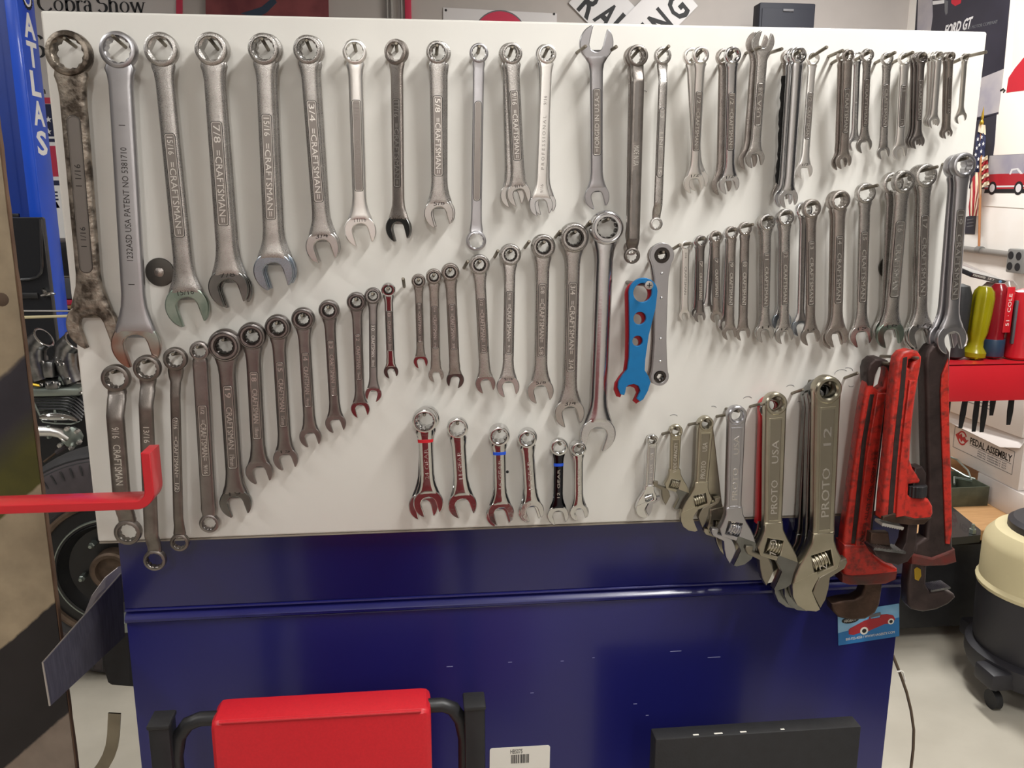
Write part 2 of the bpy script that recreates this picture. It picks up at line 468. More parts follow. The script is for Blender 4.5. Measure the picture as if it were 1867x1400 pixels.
# ------------------------------------------------------------------ wrench pieces (local: x right, y up, z to the viewer; hangs down -y)
def inner_r(th, r, pts):
    if pts == 6:
        return r * .93 / math.cos(((th) % (PI / 3)) - PI / 6) * math.cos(PI / 6) * 1.05
    a = (th * 12 / (2 * PI)) % 1
    return r * (.90 + .12 * abs(a - .5) * 2)


def ring(m, R, rin, ht, c=(0, 0), pts=12, ratchet=False, cz=0, n=48, tilt=0):
    e = min(.16 * R, ht * .45)
    if ratchet:
        prof = [(R - e, -ht), (R, -ht + e), (R, ht - 1.3 * e), (R - .5 * e, ht - .5 * e), (R * .86, ht - .35 * e), (R * .83, ht - .9 * e), (R * .79, ht - .8 * e), (R * .77, ht), (R * .64, ht), (R * .60, ht - .5 * e), (R * .60, -ht)]
    else:
        prof = [(R - e, -ht), (R, -ht + e), (R, ht - e), (R - .3 * e, ht - .3 * e), (R - e, ht), (rin * 1.07, ht), (rin * 1.03, ht - .12 * R), None, None]
    rings = []
    for k, p in enumerate(prof):
        row = []
        for j in range(n):
            th = 2 * PI * j / n
            if p is None:
                r = inner_r(th, rin, pts); z = (ht - .16 * R) if k == 7 else -ht
            else: r, z = p
            y = r * math.sin(th); x = r * math.cos(th)
            yy, zz = y * math.cos(tilt) - z * math.sin(tilt), y * math.sin(tilt) + z * math.cos(tilt)
            row.append((c[0] + x, c[1] + yy, cz + zz))
        rings.append(row)
    m.loft(rings, loop=True)


def gear(m, R, rin, ht, c=(0, 0), cz=0, n=48, pts=12):
    rings = []
    for k in range(5):
        row = []
        for j in range(n):
            th = 2 * PI * j / n
            r, z = [(R, -ht), (R, ht), (rin * 1.06, ht), (inner_r(th, rin, pts), ht * .8), (inner_r(th, rin, pts), -ht)][k]
            row.append((c[0] + r * math.cos(th), c[1] + r * math.sin(th), cz + z))
        rings.append(row)
    m.loft(rings, loop=True)


def shank(m, st, e=3.0, n=16):
    """stations: (v, x, z, halfwidth, halfthick, arch)"""
    rings = []
    for v, x, z, hw, ht, arch in st:
        row = []
        for k in range(n):
            a = 2 * PI * (k + .5) / n; c, s = math.cos(a), math.sin(a)
            px = hw * math.copysign(abs(c) ** (2 / e), c); pz = ht * math.copysign(abs(s) ** (2 / e), s)
            row.append((x + px, -v - arch * (px / hw) ** 2, z + pz))
        rings.append(row)
    m.loft(rings)


def jaw_outline(J, h, tilt, mir, c):
    k = 1.07
    d = lambda s: math.sqrt(max(J * J - s * s, 0)) * k
    a0 = math.asin(min(.97, (h + .09 * J) / J))
    pts = [(h * .98, d(h) * .93)]
    for i in range(31):
        a = a0 + (2 * PI - 2 * a0) * i / 30
        pts.append((J * math.sin(a), J * math.cos(a) * (k if math.cos(a) > 0 else 1)))
    pts += [(-h * .98, d(h) * .93), (-h * .98, .02 * J), (-h * .90, -.17 * J), (-h * .70, -.31 * J), (-h * .4, -.40 * J), (0, -.43 * J), (h * .4, -.40 * J), (h * .70, -.31 * J), (h * .90, -.17 * J), (h * .98, .02 * J)]
    ct, sn = math.cos(tilt * mir), math.sin(tilt * mir)
    return [(c[0] + s * ct + dd * sn, c[1] + s * sn - dd * ct) for s, dd in pts]


def placed(p0, p1, o0, o1, twist=0):
    """root matrix with origin at the upper ring centre, and metres per pixel, length"""
    A, B = P(p0[0], p0[1], -o0), P(p1[0], p1[1], -o1)
    L = (B - A).length; s = L / math.hypot(p1[0] - p0[0], p1[1] - p0[1])
    up = (A - B).normalized(); x = Vector((1, 0, 0)); x = (x - up * up.dot(x)).normalized()
    mw = frame(A, x, up)
    if twist: mw = mw @ Matrix.Rotation(twist, 4, 'Y')
    return mw, s, L


def panel_part(t, L, hw, ht, t0, t1, txt, wfrac=.56, up=False, rim='rim_metal', floor='grime', rnd=.25, lm='letter_metal', x0=0, x1=0, cz=0, raised=True):
    v0, v1 = L * t0, L * t1; w = hw * wfrac
    m = M()
    T = None
    z = ht + cz
    if raised:
        rr = min(w * rnd * 2, w * .95)
        m.plate([rrect(-w, -v1, w, -v0, rr), rrect(-w * .82, -v1 + w * .18, w * .82, -v0 - w * .18, rr * .75)], z - ht * .3, z + .00055, .00018, 0)
        m.plate([rrect(-w * .9, -v1 + w * .1, w * .9, -v0 - w * .1, rr * .8)], z - ht * .3, z + .00008, 0, 1)
        ex = .0007
        m.plate([rrect(-w - ex, -v1 - ex, w + ex, -v0 + ex, rr + ex)], z - ht * .3, z + .00003, 0, 2)
        o = m.obj('size_panel', [rim, floor, 'seam'], t)
    else:
        o = t
    if txt:
        for (s, a, b) in txt:
            va, vb = v0 + (v1 - v0) * a, v0 + (v1 - v0) * b
            n = max(1, len(s))
            hgt = min(w * 1.25, (vb - va) / n * 1.6)
            q = M().text(s, vb - va, hgt, .0005, T_((0, -(va + vb) / 2, z + .00025)) @ Rz(PI / 2 if up else -PI / 2))
            q.obj('lettering', lm, o)
    return o


BRANDLINE = lambda a, b='': [(a, .03, .20), ('=CRAFTSMAN=', .27, .97)] if not b else [(a, .03, .15), ('CRAFTSMAN', .24, .76), (b, .82, .97)]


def pin(x, z, o_tip, label, base=None, r=.0022, ang=6):
    """steel pin: passes through (x, z) where it carries things, base in the board"""
    pass


def nail(b, t, label, r=.0022, group='pins in the white board'):
    b, t = Vector(b), Vector(t)
    b = b + (b - t).normalized() * .004
    d = (t - b).normalized()
    o = M().tube([b, t - d * .001, t], [r, r, r * .7], 10).obj('hanging_pin', 'pin_steel')
    return tag(o, label, 'pin', group)


def pin_label(s):
    w = s.replace(',', '').split()[:12]
    while w[-1] in 'the of a and in with its at by to right left beside behind between on over from under below one jaw marked through stamped two second small'.split(): w.pop()
    return 'pin holding the ' + ' '.join(w)


def hang_pin(mw, rtop, o0, tipo, label, r=.0022, ang=7):
    """pin through the top of a hole whose centre is at mw's origin"""
    A = mw.translation
    zc = A.z + rtop - r - .0006
    ta = math.tan(math.radians(ang))
    nail((A.x, .001, zc - (o0 + .001) * ta), (A.x, -tipo, zc + (tipo - o0) * ta), label, r)


def combo(p0, p1, R, ws, wj, o0=.02, o1=.012, fin='satin', label='', panel=None, text=None, ratchet=False, pts=12, mir=1, twist=0,
          jawm=None, e=3.0, flat=False, tip=None, piny=None, group='combination wrenches on the board', jtext='', up=False, floor='grime', rim='rim_metal',
          band=None, taper=1.0, rinf=None, name='combination_wrench', lm='letter_metal', shank_m=None, rnd=.25, wfrac=.56, thick=1.0, tape=None, jh=.50):
    mw, s, L = placed(p0, p1, o0, o1, twist)
    R *= s; hw = ws * s / 2; J = wj * s / 2
    t = thing(name, label, 'wrench', mw, group)
    htr = .40 * R * thick; hts = max(.0016, .40 * hw * thick); htj = max(.0014, .17 * J * thick)
    rin = R * (rinf or (.50 if ratchet else .71))
    m = M(); ring(m, R, rin, htr, pts=pts, ratchet=ratchet); m.obj('box_end', fin, t)
    if ratchet:
        m = M(); gear(m, R * .61, rin, htr * .9, pts=pts); m.obj('ratchet_gear', 'dark_gear', t)
    hb = hw * taper
    st = [(R * .74, 0, 0, min(.70 * R, hw * 1.5), hts * 1.0, 0), (R * 1.0, 0, 0, min(.82 * R, hw * 1.28), hts * 1.05, 0), (R * 1.35, 0, 0, hw * 1.10, hts * 1.05, 0),
          (R * 1.9, 0, 0, hw, hts, 0), (L * .5, 0, 0, (hw + hb) / 2, hts, 0), (L - 2.1 * J, 0, 0, hb, hts, 0), (L - 1.6 * J, 0, 0, hb * 1.10, hts, 0),
          (L - 1.25 * J, 0, 0, min(.62 * J, hb * 1.35) if hb < .6 * J else hb * 1.1, hts * .98, J * .05), (L - 1.02 * J, 0, 0, .74 * J, max(htj * 1.12, hts * .9), J * .18), (L - .84 * J, 0, 0, .84 * J, htj * 1.16, J * .36), (L - .74 * J, 0, 0, .86 * J, htj * 1.0, J * .46)]
    m = M(); shank(m, st, 6.0 if flat else e); sh = m.obj('shank', shank_m or fin, t, sharp=40)
    m = M(); m.plate([jaw_outline(J, jh * J, math.radians(15), mir, (0, -L))], -htj, htj, htj * .35, bres=2); jw = m.obj('open_end', jawm or ('jaw_face' if fin == 'satin' else fin), t)
    if jtext:
        M().text(jtext, J * .75, J * .26, .0004, T_((J * .02 * mir, -L + J * .68, htj + .0001)) @ Rz(math.radians(5))).obj('size_mark', 'letter_dark', jw)
    if panel:
        dy = p1[1] - p0[1]
        t0, t1 = (panel[0] - p0[1]) / dy, (panel[1] - p0[1]) / dy
        panel_part(t, L, hw, hts, t0, t1, text, up=up, floor=floor, rim=rim, lm=lm, rnd=rnd, wfrac=wfrac)
    elif text:
        for (q, a, b) in text:
            M().text(q, L * (b - a), hw * .55, .0003, T_((0, -L * (a + b) / 2, hts + .0001)) @ Rz(PI / 2 if up else -PI / 2), keep=len(q) < 2).obj('stamped_lettering', lm, sh)
    if band:
        by, bm = band
        v = L * (by - p0[1]) / (p1[1] - p0[1])
        m = M(); shank(m, [(v - .0022, 0, 0, hw * 1.07, hts * 1.1, 0), (v + .0022, 0, 0, hw * 1.05, hts * 1.1, 0)], e); m.obj('colour_band', bm, t)
    if tape:
        m = M(); stt = []
        rr = random.Random(5)
        for k in range(26):
            v = L * (.13 + .80 * k / 25); q = 1.16 + rr.uniform(-.06, .2)
            stt.append((v, rr.uniform(-.0006, .0006), 0, hw * q, hts * (1.12 + rr.uniform(0, .1)), 0))
        shank(m, stt, 2.6); m.obj('tape_wrap', 'black_tape', t)
    if tip:
        hang_pin(mw, rin * .92, o0, tip, piny or pin_label(label), ang=7)
    return t, mw, s, L


def stack(n, base, d0, d1, do0, do1, labels, **kw):
    """the same wrench again behind the front one, nearer the board"""
    for i in range(n):
        k = i + 1
        b = dict(base); b.update(kw)
        b['p0'] = (b['p0'][0] + d0[0] * k, b['p0'][1] + d0[1] * k); b['p1'] = (b['p1'][0] + d1[0] * k, b['p1'][1] + d1[1] * k)
        b['o0'] = b.get('o0', .02) - do0 * k; b['o1'] = b.get('o1', .012) - do1 * k
        b['tip'] = None; b['panel'] = None; b['text'] = None; b['jtext'] = ''; b['label'] = labels[i]
        combo(**b)


def dbox(p0, p1, R0, R1, ws, o0=.02, o1=.02, fin='satin', label='', off=.012, panel=None, text=None, tip=.035, flat=False, e=3.0, up=False, group='box wrenches on the board',
         bend=(1.9, 2.9), neck=1.0, x1=0, rnd=.25, floor='grime', ratio=.68, th=1.0, bend_x=None, grooves=False):
    mw, s, L = placed(p0, p1, o0, o1)
    R0 *= s; R1 *= s; hw = ws * s / 2
    t = thing('box_wrench', label, 'wrench', mw, group)
    h0, h1 = .36 * R0 * th, .36 * R1 * th; hts = max(.002, .36 * hw)
    for nm, R, c, h in (('box_end', R0, (0, 0), h0), ('box_end', R1, (0, -L), h1)):
        m = M(); ring(m, R, R * ratio, h, c); m.obj(nm, fin, t)
    b0, b1 = bend
    st = [(R0 * .72, 0, 0, .62 * R0, h0 * .8, 0), (R0 * 1.05, 0, 0, max(hw, .66 * R0 * neck), hts * 1.15, 0), (R0 * b0 * .8, 0, off * .12, max(hw, .58 * R0 * neck), hts * 1.1, 0), (R0 * b0, 0, off * .3, hw * 1.05, hts * 1.1, 0), (R0 * b1, 0, off, hw, hts, 0), (R0 * b1 * 1.15, 0, off, hw, hts, 0),
          (L * .5, 0, off, hw, hts, 0), (L - R1 * b1 * 1.15, 0, off, hw, hts, 0), (L - R1 * b1, 0, off, hw, hts, 0), (L - R1 * b0, 0, off * .3, hw * 1.05, hts * 1.1, 0), (L - R1 * b0 * .8, 0, off * .12, max(hw, .58 * R1 * neck), hts * 1.1, 0),
          (L - R1 * 1.05, 0, 0, max(hw * .9, .66 * R1 * neck), hts * 1.15, 0), (L - R1 * .72, 0, 0, .62 * R1, h1 * .8, 0)]
    m = M(); shank(m, st, 6 if flat else e); sh = m.obj('shank', fin, t, sharp=40)
    if panel:
        dy = p1[1] - p0[1]
        panel_part(t, L, hw, hts, (panel[0] - p0[1]) / dy, (panel[1] - p0[1]) / dy, text, up=up, rnd=rnd, cz=off, floor=floor, wfrac=.6)
    elif text:
        for (q, a, b) in text:
            M().text(q, L * (b - a), hw * .8, .0005, T_((0, -L * (a + b) / 2, hts + off + .0001)) @ Rz(PI / 2 if up else -PI / 2)).obj('stamped_lettering', 'letter_metal', sh)
    if grooves:
        for a, b in ((.13, .42), (.56, .84)):
            m = M(); m.plate([rrect(-hw * .45, -L * b, hw * .1, -L * a, hw * .2)], off + hts * .5, off + hts + .0002); m.obj('groove', 'grime_dark', t)
    if tip:
        hang_pin(mw, R0 * ratio * .92, o0, tip, pin_label(label))
    return t, mw, s, L


def dopen(p0, p1, w0, w1, ws, o0, o1, fin, label, panel, text, mir0=1, mir1=1, pins=None, group='open end wrenches on the board', up=True):
    mw, s, L = placed(p0, p1, o0, o1)
    J0, J1, hw = w0 * s / 2, w1 * s / 2, ws * s / 2
    t = thing('open_end_wrench', label, 'wrench', mw, group)
    hts = .36 * hw; h0, h1 = .16 * J0, .17 * J1
    st = [(J0 * .74, 0, 0, .80 * J0, h0, -J0 * .42), (J0 * .90, 0, 0, .74 * J0, h0 * 1.15, -J0 * .25), (J0 * 1.15, 0, 0, hw * 1.25, hts, -J0 * .06), (J0 * 1.5, 0, 0, hw * 1.05, hts, 0), (L * .5, 0, 0, hw, hts, 0), (L - 1.9 * J1, 0, 0, hw, hts, 0), (L - 1.4 * J1, 0, 0, hw * 1.12, hts, 0),
          (L - 1.1 * J1, 0, 0, .66 * J1, hts, J1 * .12), (L - .88 * J1, 0, 0, .82 * J1, h1 * 1.15, J1 * .3), (L - .74 * J1, 0, 0, .86 * J1, h1, J1 * .42)]
    m = M(); shank(m, st, 3.4); m.obj('shank', fin, t, sharp=40)
    m = M(); m.plate([[(x, -y) for x, y in jaw_outline(J0, .43 * J0, math.radians(15), mir0, (0, 0))]], -h0, h0, h0 * .35, bres=2); m.obj('open_end', fin, t)
    m = M(); m.plate([jaw_outline(J1, .47 * J1, math.radians(15), mir1, (0, -L))], -h1, h1, h1 * .35, bres=2); m.obj('open_end', fin, t)
    if panel:
        dy = p1[1] - p0[1]
        panel_part(t, L, hw, hts, (panel[0] - p0[1]) / dy, (panel[1] - p0[1]) / dy, text, up=up)
    return t
# ------------------------------------------------------------------ top row, left to right (pixel of upper ring centre, pixel of jaw centre, sizes in pixels)
combo((127, 98), (169, 592), 39, 46, 95, .022, .012, 'worn', 'biggest pitted dark wrench at the left end of the top row, marked 1 1/16', (205, 490),
      [('1 1/16', .30, .44), ('1 1/16', .70, .83)], up=True, floor='grime', rim='darksteel', rnd=.5, tip=.034, taper=.95, lm='letter_dark', wfrac=.5, e=4)
combo((217, 92), (249, 628), 32, 41, 92, .026, .026, 'flatgrey', 'smooth grey 1 inch wrench stamped with a patent number, copper tinted jaw', None,
      [('1', .235, .25), ('1232ASD USA PATENT NO 5381710', .315, .70), ('1', .775, .79)], up=True, flat=True, jawm='jaw_copper', tip=.045, lm='letter_dark', taper=1.05)
combo((295, 91), (342, 558), 30, 33, 83, .018, .012, 'satin', 'satin 15/16 wrench with greenish jaw beside the round washer', (237, 425), BRANDLINE('15/16'), pts=6, jawm='jaw_green', tip=.03, taper=1.1, jtext='15/16')
a = dict(p0=(386, 90), p1=(417, 524), R=29, ws=35, wj=76, o0=.034, o1=.024, fin='satin', label='front 7/8 wrench of the pair fourth from the left in the top row', panel=(216, 405), text=BRANDLINE('7/8'), jawm='jaw_dark', tip=.045, taper=1.05, jtext='7/8', pts=6)
combo(**a); stack(1, a, (4, 1), (7, 2), .018, .011, ['rear wrench behind the 7/8 wrench, only its right edge showing'])
a = dict(p0=(481, 90), p1=(499, 494), R=27.5, ws=31, wj=76, o0=.034, o1=.025, fin='satin', label='front 15/16 wrench with bluish jaw, fifth hanging place in the top row', panel=(204, 395), text=BRANDLINE('15/16'), jawm='jaw_blue', tip=.044, taper=1.08, pts=12)
combo(**a); stack(1, a, (7, 1), (6, -3), .018, .011, ['rear wrench hidden behind the bluish jawed 15/16 wrench'])
a = dict(p0=(561, 91), p1=(588, 450), R=25.5, ws=30, wj=64, o0=.031, o1=.022, fin='satin', label='front 3/4 wrench of the pair beside the bluish jawed wrench', panel=(180, 364), text=BRANDLINE('3/4'), tip=.04, jtext='3/4')
combo(**a); stack(1, a, (6, 1), (3, -3), .0165, .010, ['rear wrench behind the front 3/4 wrench in the top row'])
combo((647, 95), (657, 420), 22.5, 27, 61, .02, .012, 'bright', 'bright single 11/16 wrench with pale jaw in the top row', (180, 345), [('11/16', .03, .22), ('CRAFTSMAN', .42, .92)], tip=.032, jtext='11/16', lm='grime')
combo((723, 95), (727, 416), 22.5, 24, 53, .02, .013, 'satin_warm', 'twisted 11/16 wrench with dark jaw and a six sided hole', (178, 338), BRANDLINE('11/16'), pts=6, twist=-.42, jawm='jaw_dark', tip=.031, jtext='11/16')
a = dict(p0=(797, 96), p1=(800, 389), R=20.5, ws=29, wj=57, o0=.028, o1=.021, fin='satin', label='front 5/8 wrench of the pair left of the thin box wrench', panel=(173, 318), text=BRANDLINE('5/8'), tip=.036, jtext='5/8', taper=.95)
combo(**a); stack(1, a, (5, 1), (3, -2), .0135, .009, ['rear twin of the wrench just left of the thin dirty box wrench'])
dbox((873, 97), (868, 439), 17.5, 19.5, 20, .016, .012, 'flatgrey', 'thin flat double ended box wrench with dirt stains, tenth place in the top row', off=0, panel=(182, 363), text=[], tip=.026, flat=True, rnd=.5, floor='grime', ratio=.74, neck=1.0, bend=(2.0, 3.2))
a = dict(p0=(933, 98), p1=(946, 354), R=19.5, ws=26, wj=47, o0=.028, o1=.022, fin='satin', label='front 9/16 wrench leaning over its twin right of the thin box wrench', panel=(164, 290), text=BRANDLINE('9/16'), tip=.036, jtext='9/16')
combo(**a); stack(1, a, (-5, 1), (-12, 2), .0125, .010, ['rear wrench showing left of the front 9/16 wrench'])
a = dict(p0=(997, 99), p1=(986, 373), R=17.5, ws=21, wj=46, o0=.026, o1=.022, fin='bright', label='gleaming white flat wrench stamped in wide spaced letters along its shank',
         text=[('9/16', .27, .33), ('P R O F E S S I O N A L', .40, .76), ('9/16', .86, .92)], flat=True, tip=.038, lm='grime', jawm='polished', up=True)
combo(**a); stack(1, a, (-4, 0), (6, -3), .0115, .010, ['rear wrench behind the gleaming white flat wrench'], fin='polished')
dopen((1087, 80), (1088, 358), 64, 49, 24, .026, .014, 'flatgrey', 'double open end wrench sticking up over the top edge of the board', (160, 280), [('=FORGED IN U.S.A.=', .05, .95)], mir0=1, mir1=1)
for (b, t, l) in (((1052, 96), (1068, 84), 'left pin under the open end wrench that sticks up over the board'), ((1105, 97), (1124, 85), 'right pin under the open end wrench that sticks up over the board'),
                  ((1360, 97), (1387, 86), 'left pin under the pair of small open end wrenches'), ((1402, 97), (1426, 89), 'right pin under the pair of small open end wrenches')):
    nail(P(b[0], b[1], 0), P(t[0], t[1], -.05), l)
dbox((1162, 102), (1152, 466), 19.5, 15.5, 24, .034, .036, 'darksteel', 'dirty dark offset box wrench in front, right of the open end wrench', off=.006, tip=.046, grooves=True, text=[('MADE IN USA', .44, .54)], neck=.95, bend=(1.7, 2.1), ratio=.70)
dbox((1156, 104), (1150, 452), 19.5, 14, 22, .016, .014, 'satin_warm', 'rear offset box wrench hidden behind the dirty dark one', off=.003, tip=None, neck=.95)
dbox((1208, 102), (1196, 408), 16, 12.5, 17, .020, .014, 'satin', 'slim bright offset box wrench with small lower ring right of the dirty one', off=.007, panel=(195, 320), text=[('13', .05, .14), ('LINE', .35, .6), ('15', .85, .95)], tip=.048, rnd=.5, floor='satin')
a = dict(p0=(1277, 101), p1=(1265, 333), R=15.5, ws=19, wj=41, o0=.040, o1=.020, fin='bright', label='front 1/2 wrench of the first small pair right of the slim box wrench', panel=(165, 272), text=BRANDLINE('1/2'), pts=6, tip=.05, jtext='1/2')
combo(**a); stack(1, a, (-17, 2), (2, -4), .018, .009, ['rear wrench left of and behind the front 1/2 wrench'], p1=(1270, 332))
a = dict(p0=(1335, 101), p1=(1329, 335), R=15.5, ws=20, wj=40, o0=.042, o1=.021, fin='polished', label='front wrench of the second small pair, left of the small open end wrenches', panel=(167, 271), text=BRANDLINE('1/2'), pts=6, tip=.048, jtext='1/2')
combo(**a); stack(1, a, (-15, 3), (-14, 1), .018, .010, ['rear dark wrench of the second small pair'], fin='satin_warm')
dopen((1391, 78), (1376, 288), 43, 38, 20, .034, .022, 'satin', 'front small open end wrench resting across two pins', (150, 227), [('3/8', .1, .3), ('USA', .4, .8)])
dopen((1380, 80), (1363, 291), 43, 38, 20, .020, .012, 'satin_warm', 'rear small open end wrench behind the front one across two pins', None, None)
a = dict(p0=(1455, 101), p1=(1437, 361), R=15, ws=23, wj=38, o0=.046, o1=.036, fin='polished', label='round shanked polished wrench in front of a stack with a taped one', e=2, tip=.051, taper=.92, pts=12, thick=1.0)
combo(**a); stack(1, a, (-9, 1), (-9, -1), .014, .013, ['middle wrench of the stack between polished front and black taped rear'])
b = dict(a); combo((1437, 105), (1423, 352), 14, 18, 34, .016, .010, 'satin_warm', 'black taped wrench at the back of the polished stack', tape=True, tip=None)
combo((1481, 107), (1466, 311), 13, 16, 33, .014, .013, 'bright', 'pale short 1/2 wrench under the long bare pin, right of the polished stack', (168, 252), [('1/2', .05, .2), ('CRAFTSMAN', .3, .95)], tip=.055, jtext='1/2', pts=6)
# small crowded wrenches at the right end of the top row
a = dict(p0=(1546, 101), p1=(1538, 293), R=11, ws=18, wj=31, o0=.044, o1=.026, fin='satin_warm', label='front dark wrench of the first small crowded pair at right', panel=(160, 240), text=[('CRAFTSMAN', .1, .95)], tip=.049)
combo(**a); stack(1, a, (-10, 2), (-8, 2), .013, .010, ['rear wrench of the first small crowded pair at right'])
a = dict(p0=(1581, 101), p1=(1575, 264), R=12, ws=15, wj=31, o0=.042, o1=.022, fin='satin', label='front bright wrench of the second small crowded pair', panel=(143, 228), text=[('CRAFTSMAN', .1, .95)], tip=.05, wfrac=.5)
combo(**a); combo((1563, 105), (1557, 262), 10, 13, 27, .024, .011, 'polished', 'rear polished wrench showing left of the second crowded pair', text=[('11', .27, .33), ('S', .5, .53), ('11', .62, .68)], tip=None)
combo((1617, 107), (1610, 278), 11.5, 16, 26, .03, .020, 'satin', 'third small crowded wrench, single, casting a clear shadow', (153, 230), [('CRAFTSMAN', .1, .95)], tip=.05)
combo((1649, 107), (1640, 276), 12, 18, 30, .03, .020, 'bright', 'pale small wrench between the single one and the dark fan of three', (154, 230), [('11', .05, .15), ('1/4', .82, .95)], tip=.05, rim='bright')
a = dict(p0=(1680, 105), p1=(1673, 258), R=10.5, ws=13, wj=27, o0=.042, o1=.030, fin='gunmetal', label='front dark wrench of the fan of three right of the pale one', panel=(145, 218), text=[('CRAFTSMAN', .1, .95)], tip=.05)
combo(**a); stack(2, a, (-7, 1), (-5, -1), .011, .009, ['middle wrench of the dark fan of three', 'rear wrench of the dark fan of three'])
a = dict(p0=(1711, 102), p1=(1702, 222), R=9, ws=14, wj=24, o0=.046, o1=.036, fin='bright', label='front polished wrench of the shiny fan of three at the right end', tip=.05)
combo(**a); stack(2, a, (-7, 1), (-4, -1), .011, .011, ['middle wrench of the shiny fan of three', 'rear wrench of the shiny fan of three'])
a = dict(p0=(1733, 103), p1=(1727, 243), R=8.5, ws=11, wj=20, o0=.044, o1=.024, fin='satin_warm', label='front thin dark wrench of the last pair before the smallest wrench', panel=(140, 205), text=[('5/16', .6, .95)], tip=.05)
combo(**a); stack(1, a, (-8, 1), (-5, -1), .012, .010, ['rear thin wrench of the last pair before the smallest wrench'])
combo((1759, 105), (1751, 214), 7, 10, 23, .04, .014, 'bright', 'smallest shiny wrench at the far right end of the top row', tip=.05)
nail(P(1762, 103, 0), P(1798, 95, -.05), 'bare pin reaching past the right edge of the board')
nail(P(1511, 103, 0), P(1537, 92, -.042), 'thick bare pin left of the first small crowded pair')

# ------------------------------------------------------------------ rising row on the right half
combo((1250, 447), (1248, 574), 8, 13, 21, .014, .011, 'bright', 'tiny pale flat wrench at the left end of the rising right row', None, [('3/16', .1, .18), ('CRAFTSMAN', .3, .7)], tip=.035, flat=True, lm='grime')
a = dict(p0=(1278, 439), p1=(1276, 577), R=10, ws=13, wj=21, o0=.026, o1=.020, fin='gunmetal', label='second tiny dark wrench in the rising right row', panel=(475, 546), text=[('7', .03, .15), ('CRAFTSMAN', .3, .95)], tip=.040)
combo(**a); stack(1, a, (-4, 1), (-6, -8), .010, .010, ['sliver of a wrench behind the second tiny wrench of the rising row'], fin='polished')
a = dict(p0=(1305, 431), p1=(1306, 577), R=10.5, ws=14, wj=22, o0=.028, o1=.022, fin='satin_warm', label='third tiny wrench in the rising right row', panel=(470, 540), text=[('7', .03, .12), ('CRAFTSMAN', .28, .95)], tip=.044)
combo(**a); combo((1300, 433), (1289, 562), 9, 11, 21, .014, .011, 'polished', 'rear shiny wrench showing left of the third tiny wrench', tip=None)
a = dict(p0=(1334, 424), p1=(1330, 606), R=11.5, ws=16, wj=28, o0=.026, o1=.020, fin='satin_warm', label='left one of two equal wrenches in the rising right row', panel=(476, 554), text=[('9', .03, .12), ('CRAFTSMAN', .25, .95)], tip=.040)
combo(**a); stack(1, a, (-3, 1), (-8, -16), .011, .010, ['rear wrench behind the left one of the two equal wrenches'], fin='polished')
combo((1358, 417), (1354, 607), 12, 17, 28, .022, .016, 'satin_warm', 'right one of two equal wrenches in the rising right row', (475, 554), [('10', .03, .12), ('CRAFTSMAN', .25, .95)], tip=.05, mir=1)
a = dict(p0=(1398, 405), p1=(1394, 607), R=14.5, ws=17, wj=35, o0=.028, o1=.020, fin='satin', label='wrench right of the two equal ones in the rising right row', panel=(460, 557), text=[('11', .03, .12), ('CRAFTSMAN', .25, .95)], tip=.044, jtext='11')
combo(**a); stack(1, a, (-6, 2), (-2, -2), .012, .009, ['rear wrench close behind the one right of the two equal ones'])
a = dict(p0=(1432, 396), p1=(1429, 610), R=15, ws=18, wj=35, o0=.028, o1=.021, fin='satin', label='wrench with a round bluish jaw peeping out behind it, rising right row', panel=(456, 553), text=[('12', .03, .12), ('CRAFTSMAN', .25, .95)], tip=.046, jtext='12')
combo(**a); combo((1426, 398), (1425, 585), 13, 15, 36, .013, .010, 'polished', 'rear wrench whose bluish jaw shows on both sides of the front shank', tip=None, jawm='jaw_blue', mir=-1)
a = dict(p0=(1479, 380), p1=(1477, 612), R=16.5, ws=18, wj=36, o0=.034, o1=.024, fin='satin_warm', label='front wrench with wide bluish twin behind, seventh in the rising row', panel=(438, 553), text=[('13', .03, .12), ('CRAFTSMAN', .25, .95)], tip=.052, jtext='13')
combo(**a); combo((1465, 383), (1459, 596), 15, 14, 34, .018, .011, 'polished', 'rear wrench with bluish jaw left of the seventh rising row wrench', tip=None, jawm='jaw_blue')
a = dict(p0=(1531, 365), p1=(1525, 612), R=17.5, ws=21, wj=43, o0=.034, o1=.025, fin='satin_warm', label='front dark ringed wrench of the pair in the middle of the rising row', panel=(428, 550), text=[('14', .03, .12), ('CRAFTSMAN', .25, .95)], tip=.046)
combo(**a); stack(1, a, (-7, 1), (-6, 3), .013, .011, ['rear wrench behind the dark ringed one, prong showing below left'])
combo((1577, 352), (1569, 612), 18, 21, 44, .020, .013, 'satin', 'single wrench with white board showing through its ring, left of the four largest', (420, 548), [('15', .03, .12), ('CRAFTSMAN', .25, .95)], tip=.052, jtext='15')
a = dict(p0=(1646, 331), p1=(1622, 609), R=20, ws=26, wj=53, o0=.040, o1=.024, fin='satin', label='slanting front wrench with greenish jaw covering a washer, rising right row', panel=(400, 538), text=[('16', .05, .14), ('CRAFTSMAN', .3, .9)], tip=.048, jawm='jaw_green', pts=12, jtext='16', wfrac=.64, floor='satin')
combo(**a); combo((1626, 334), (1616, 600), 19.5, 22, 50, .018, .011, 'satin', 'rear wrench behind the slanting one with greenish jaw', tip=None)
a = dict(p0=(1686, 320), p1=(1678, 609), R=20.5, ws=23, wj=54, o0=.030, o1=.024, fin='satin', label='wrench with long raised plate, second from the right end of the rising row', panel=(390, 537), text=[('17', .05, .16), ('CRAFTSMAN', .27, .95)], tip=.058, jtext='17')
combo(**a); stack(1, a, (-8, 1), (-6, 2), .015, .011, ['rear wrench behind the second from the right end of the rising row'])
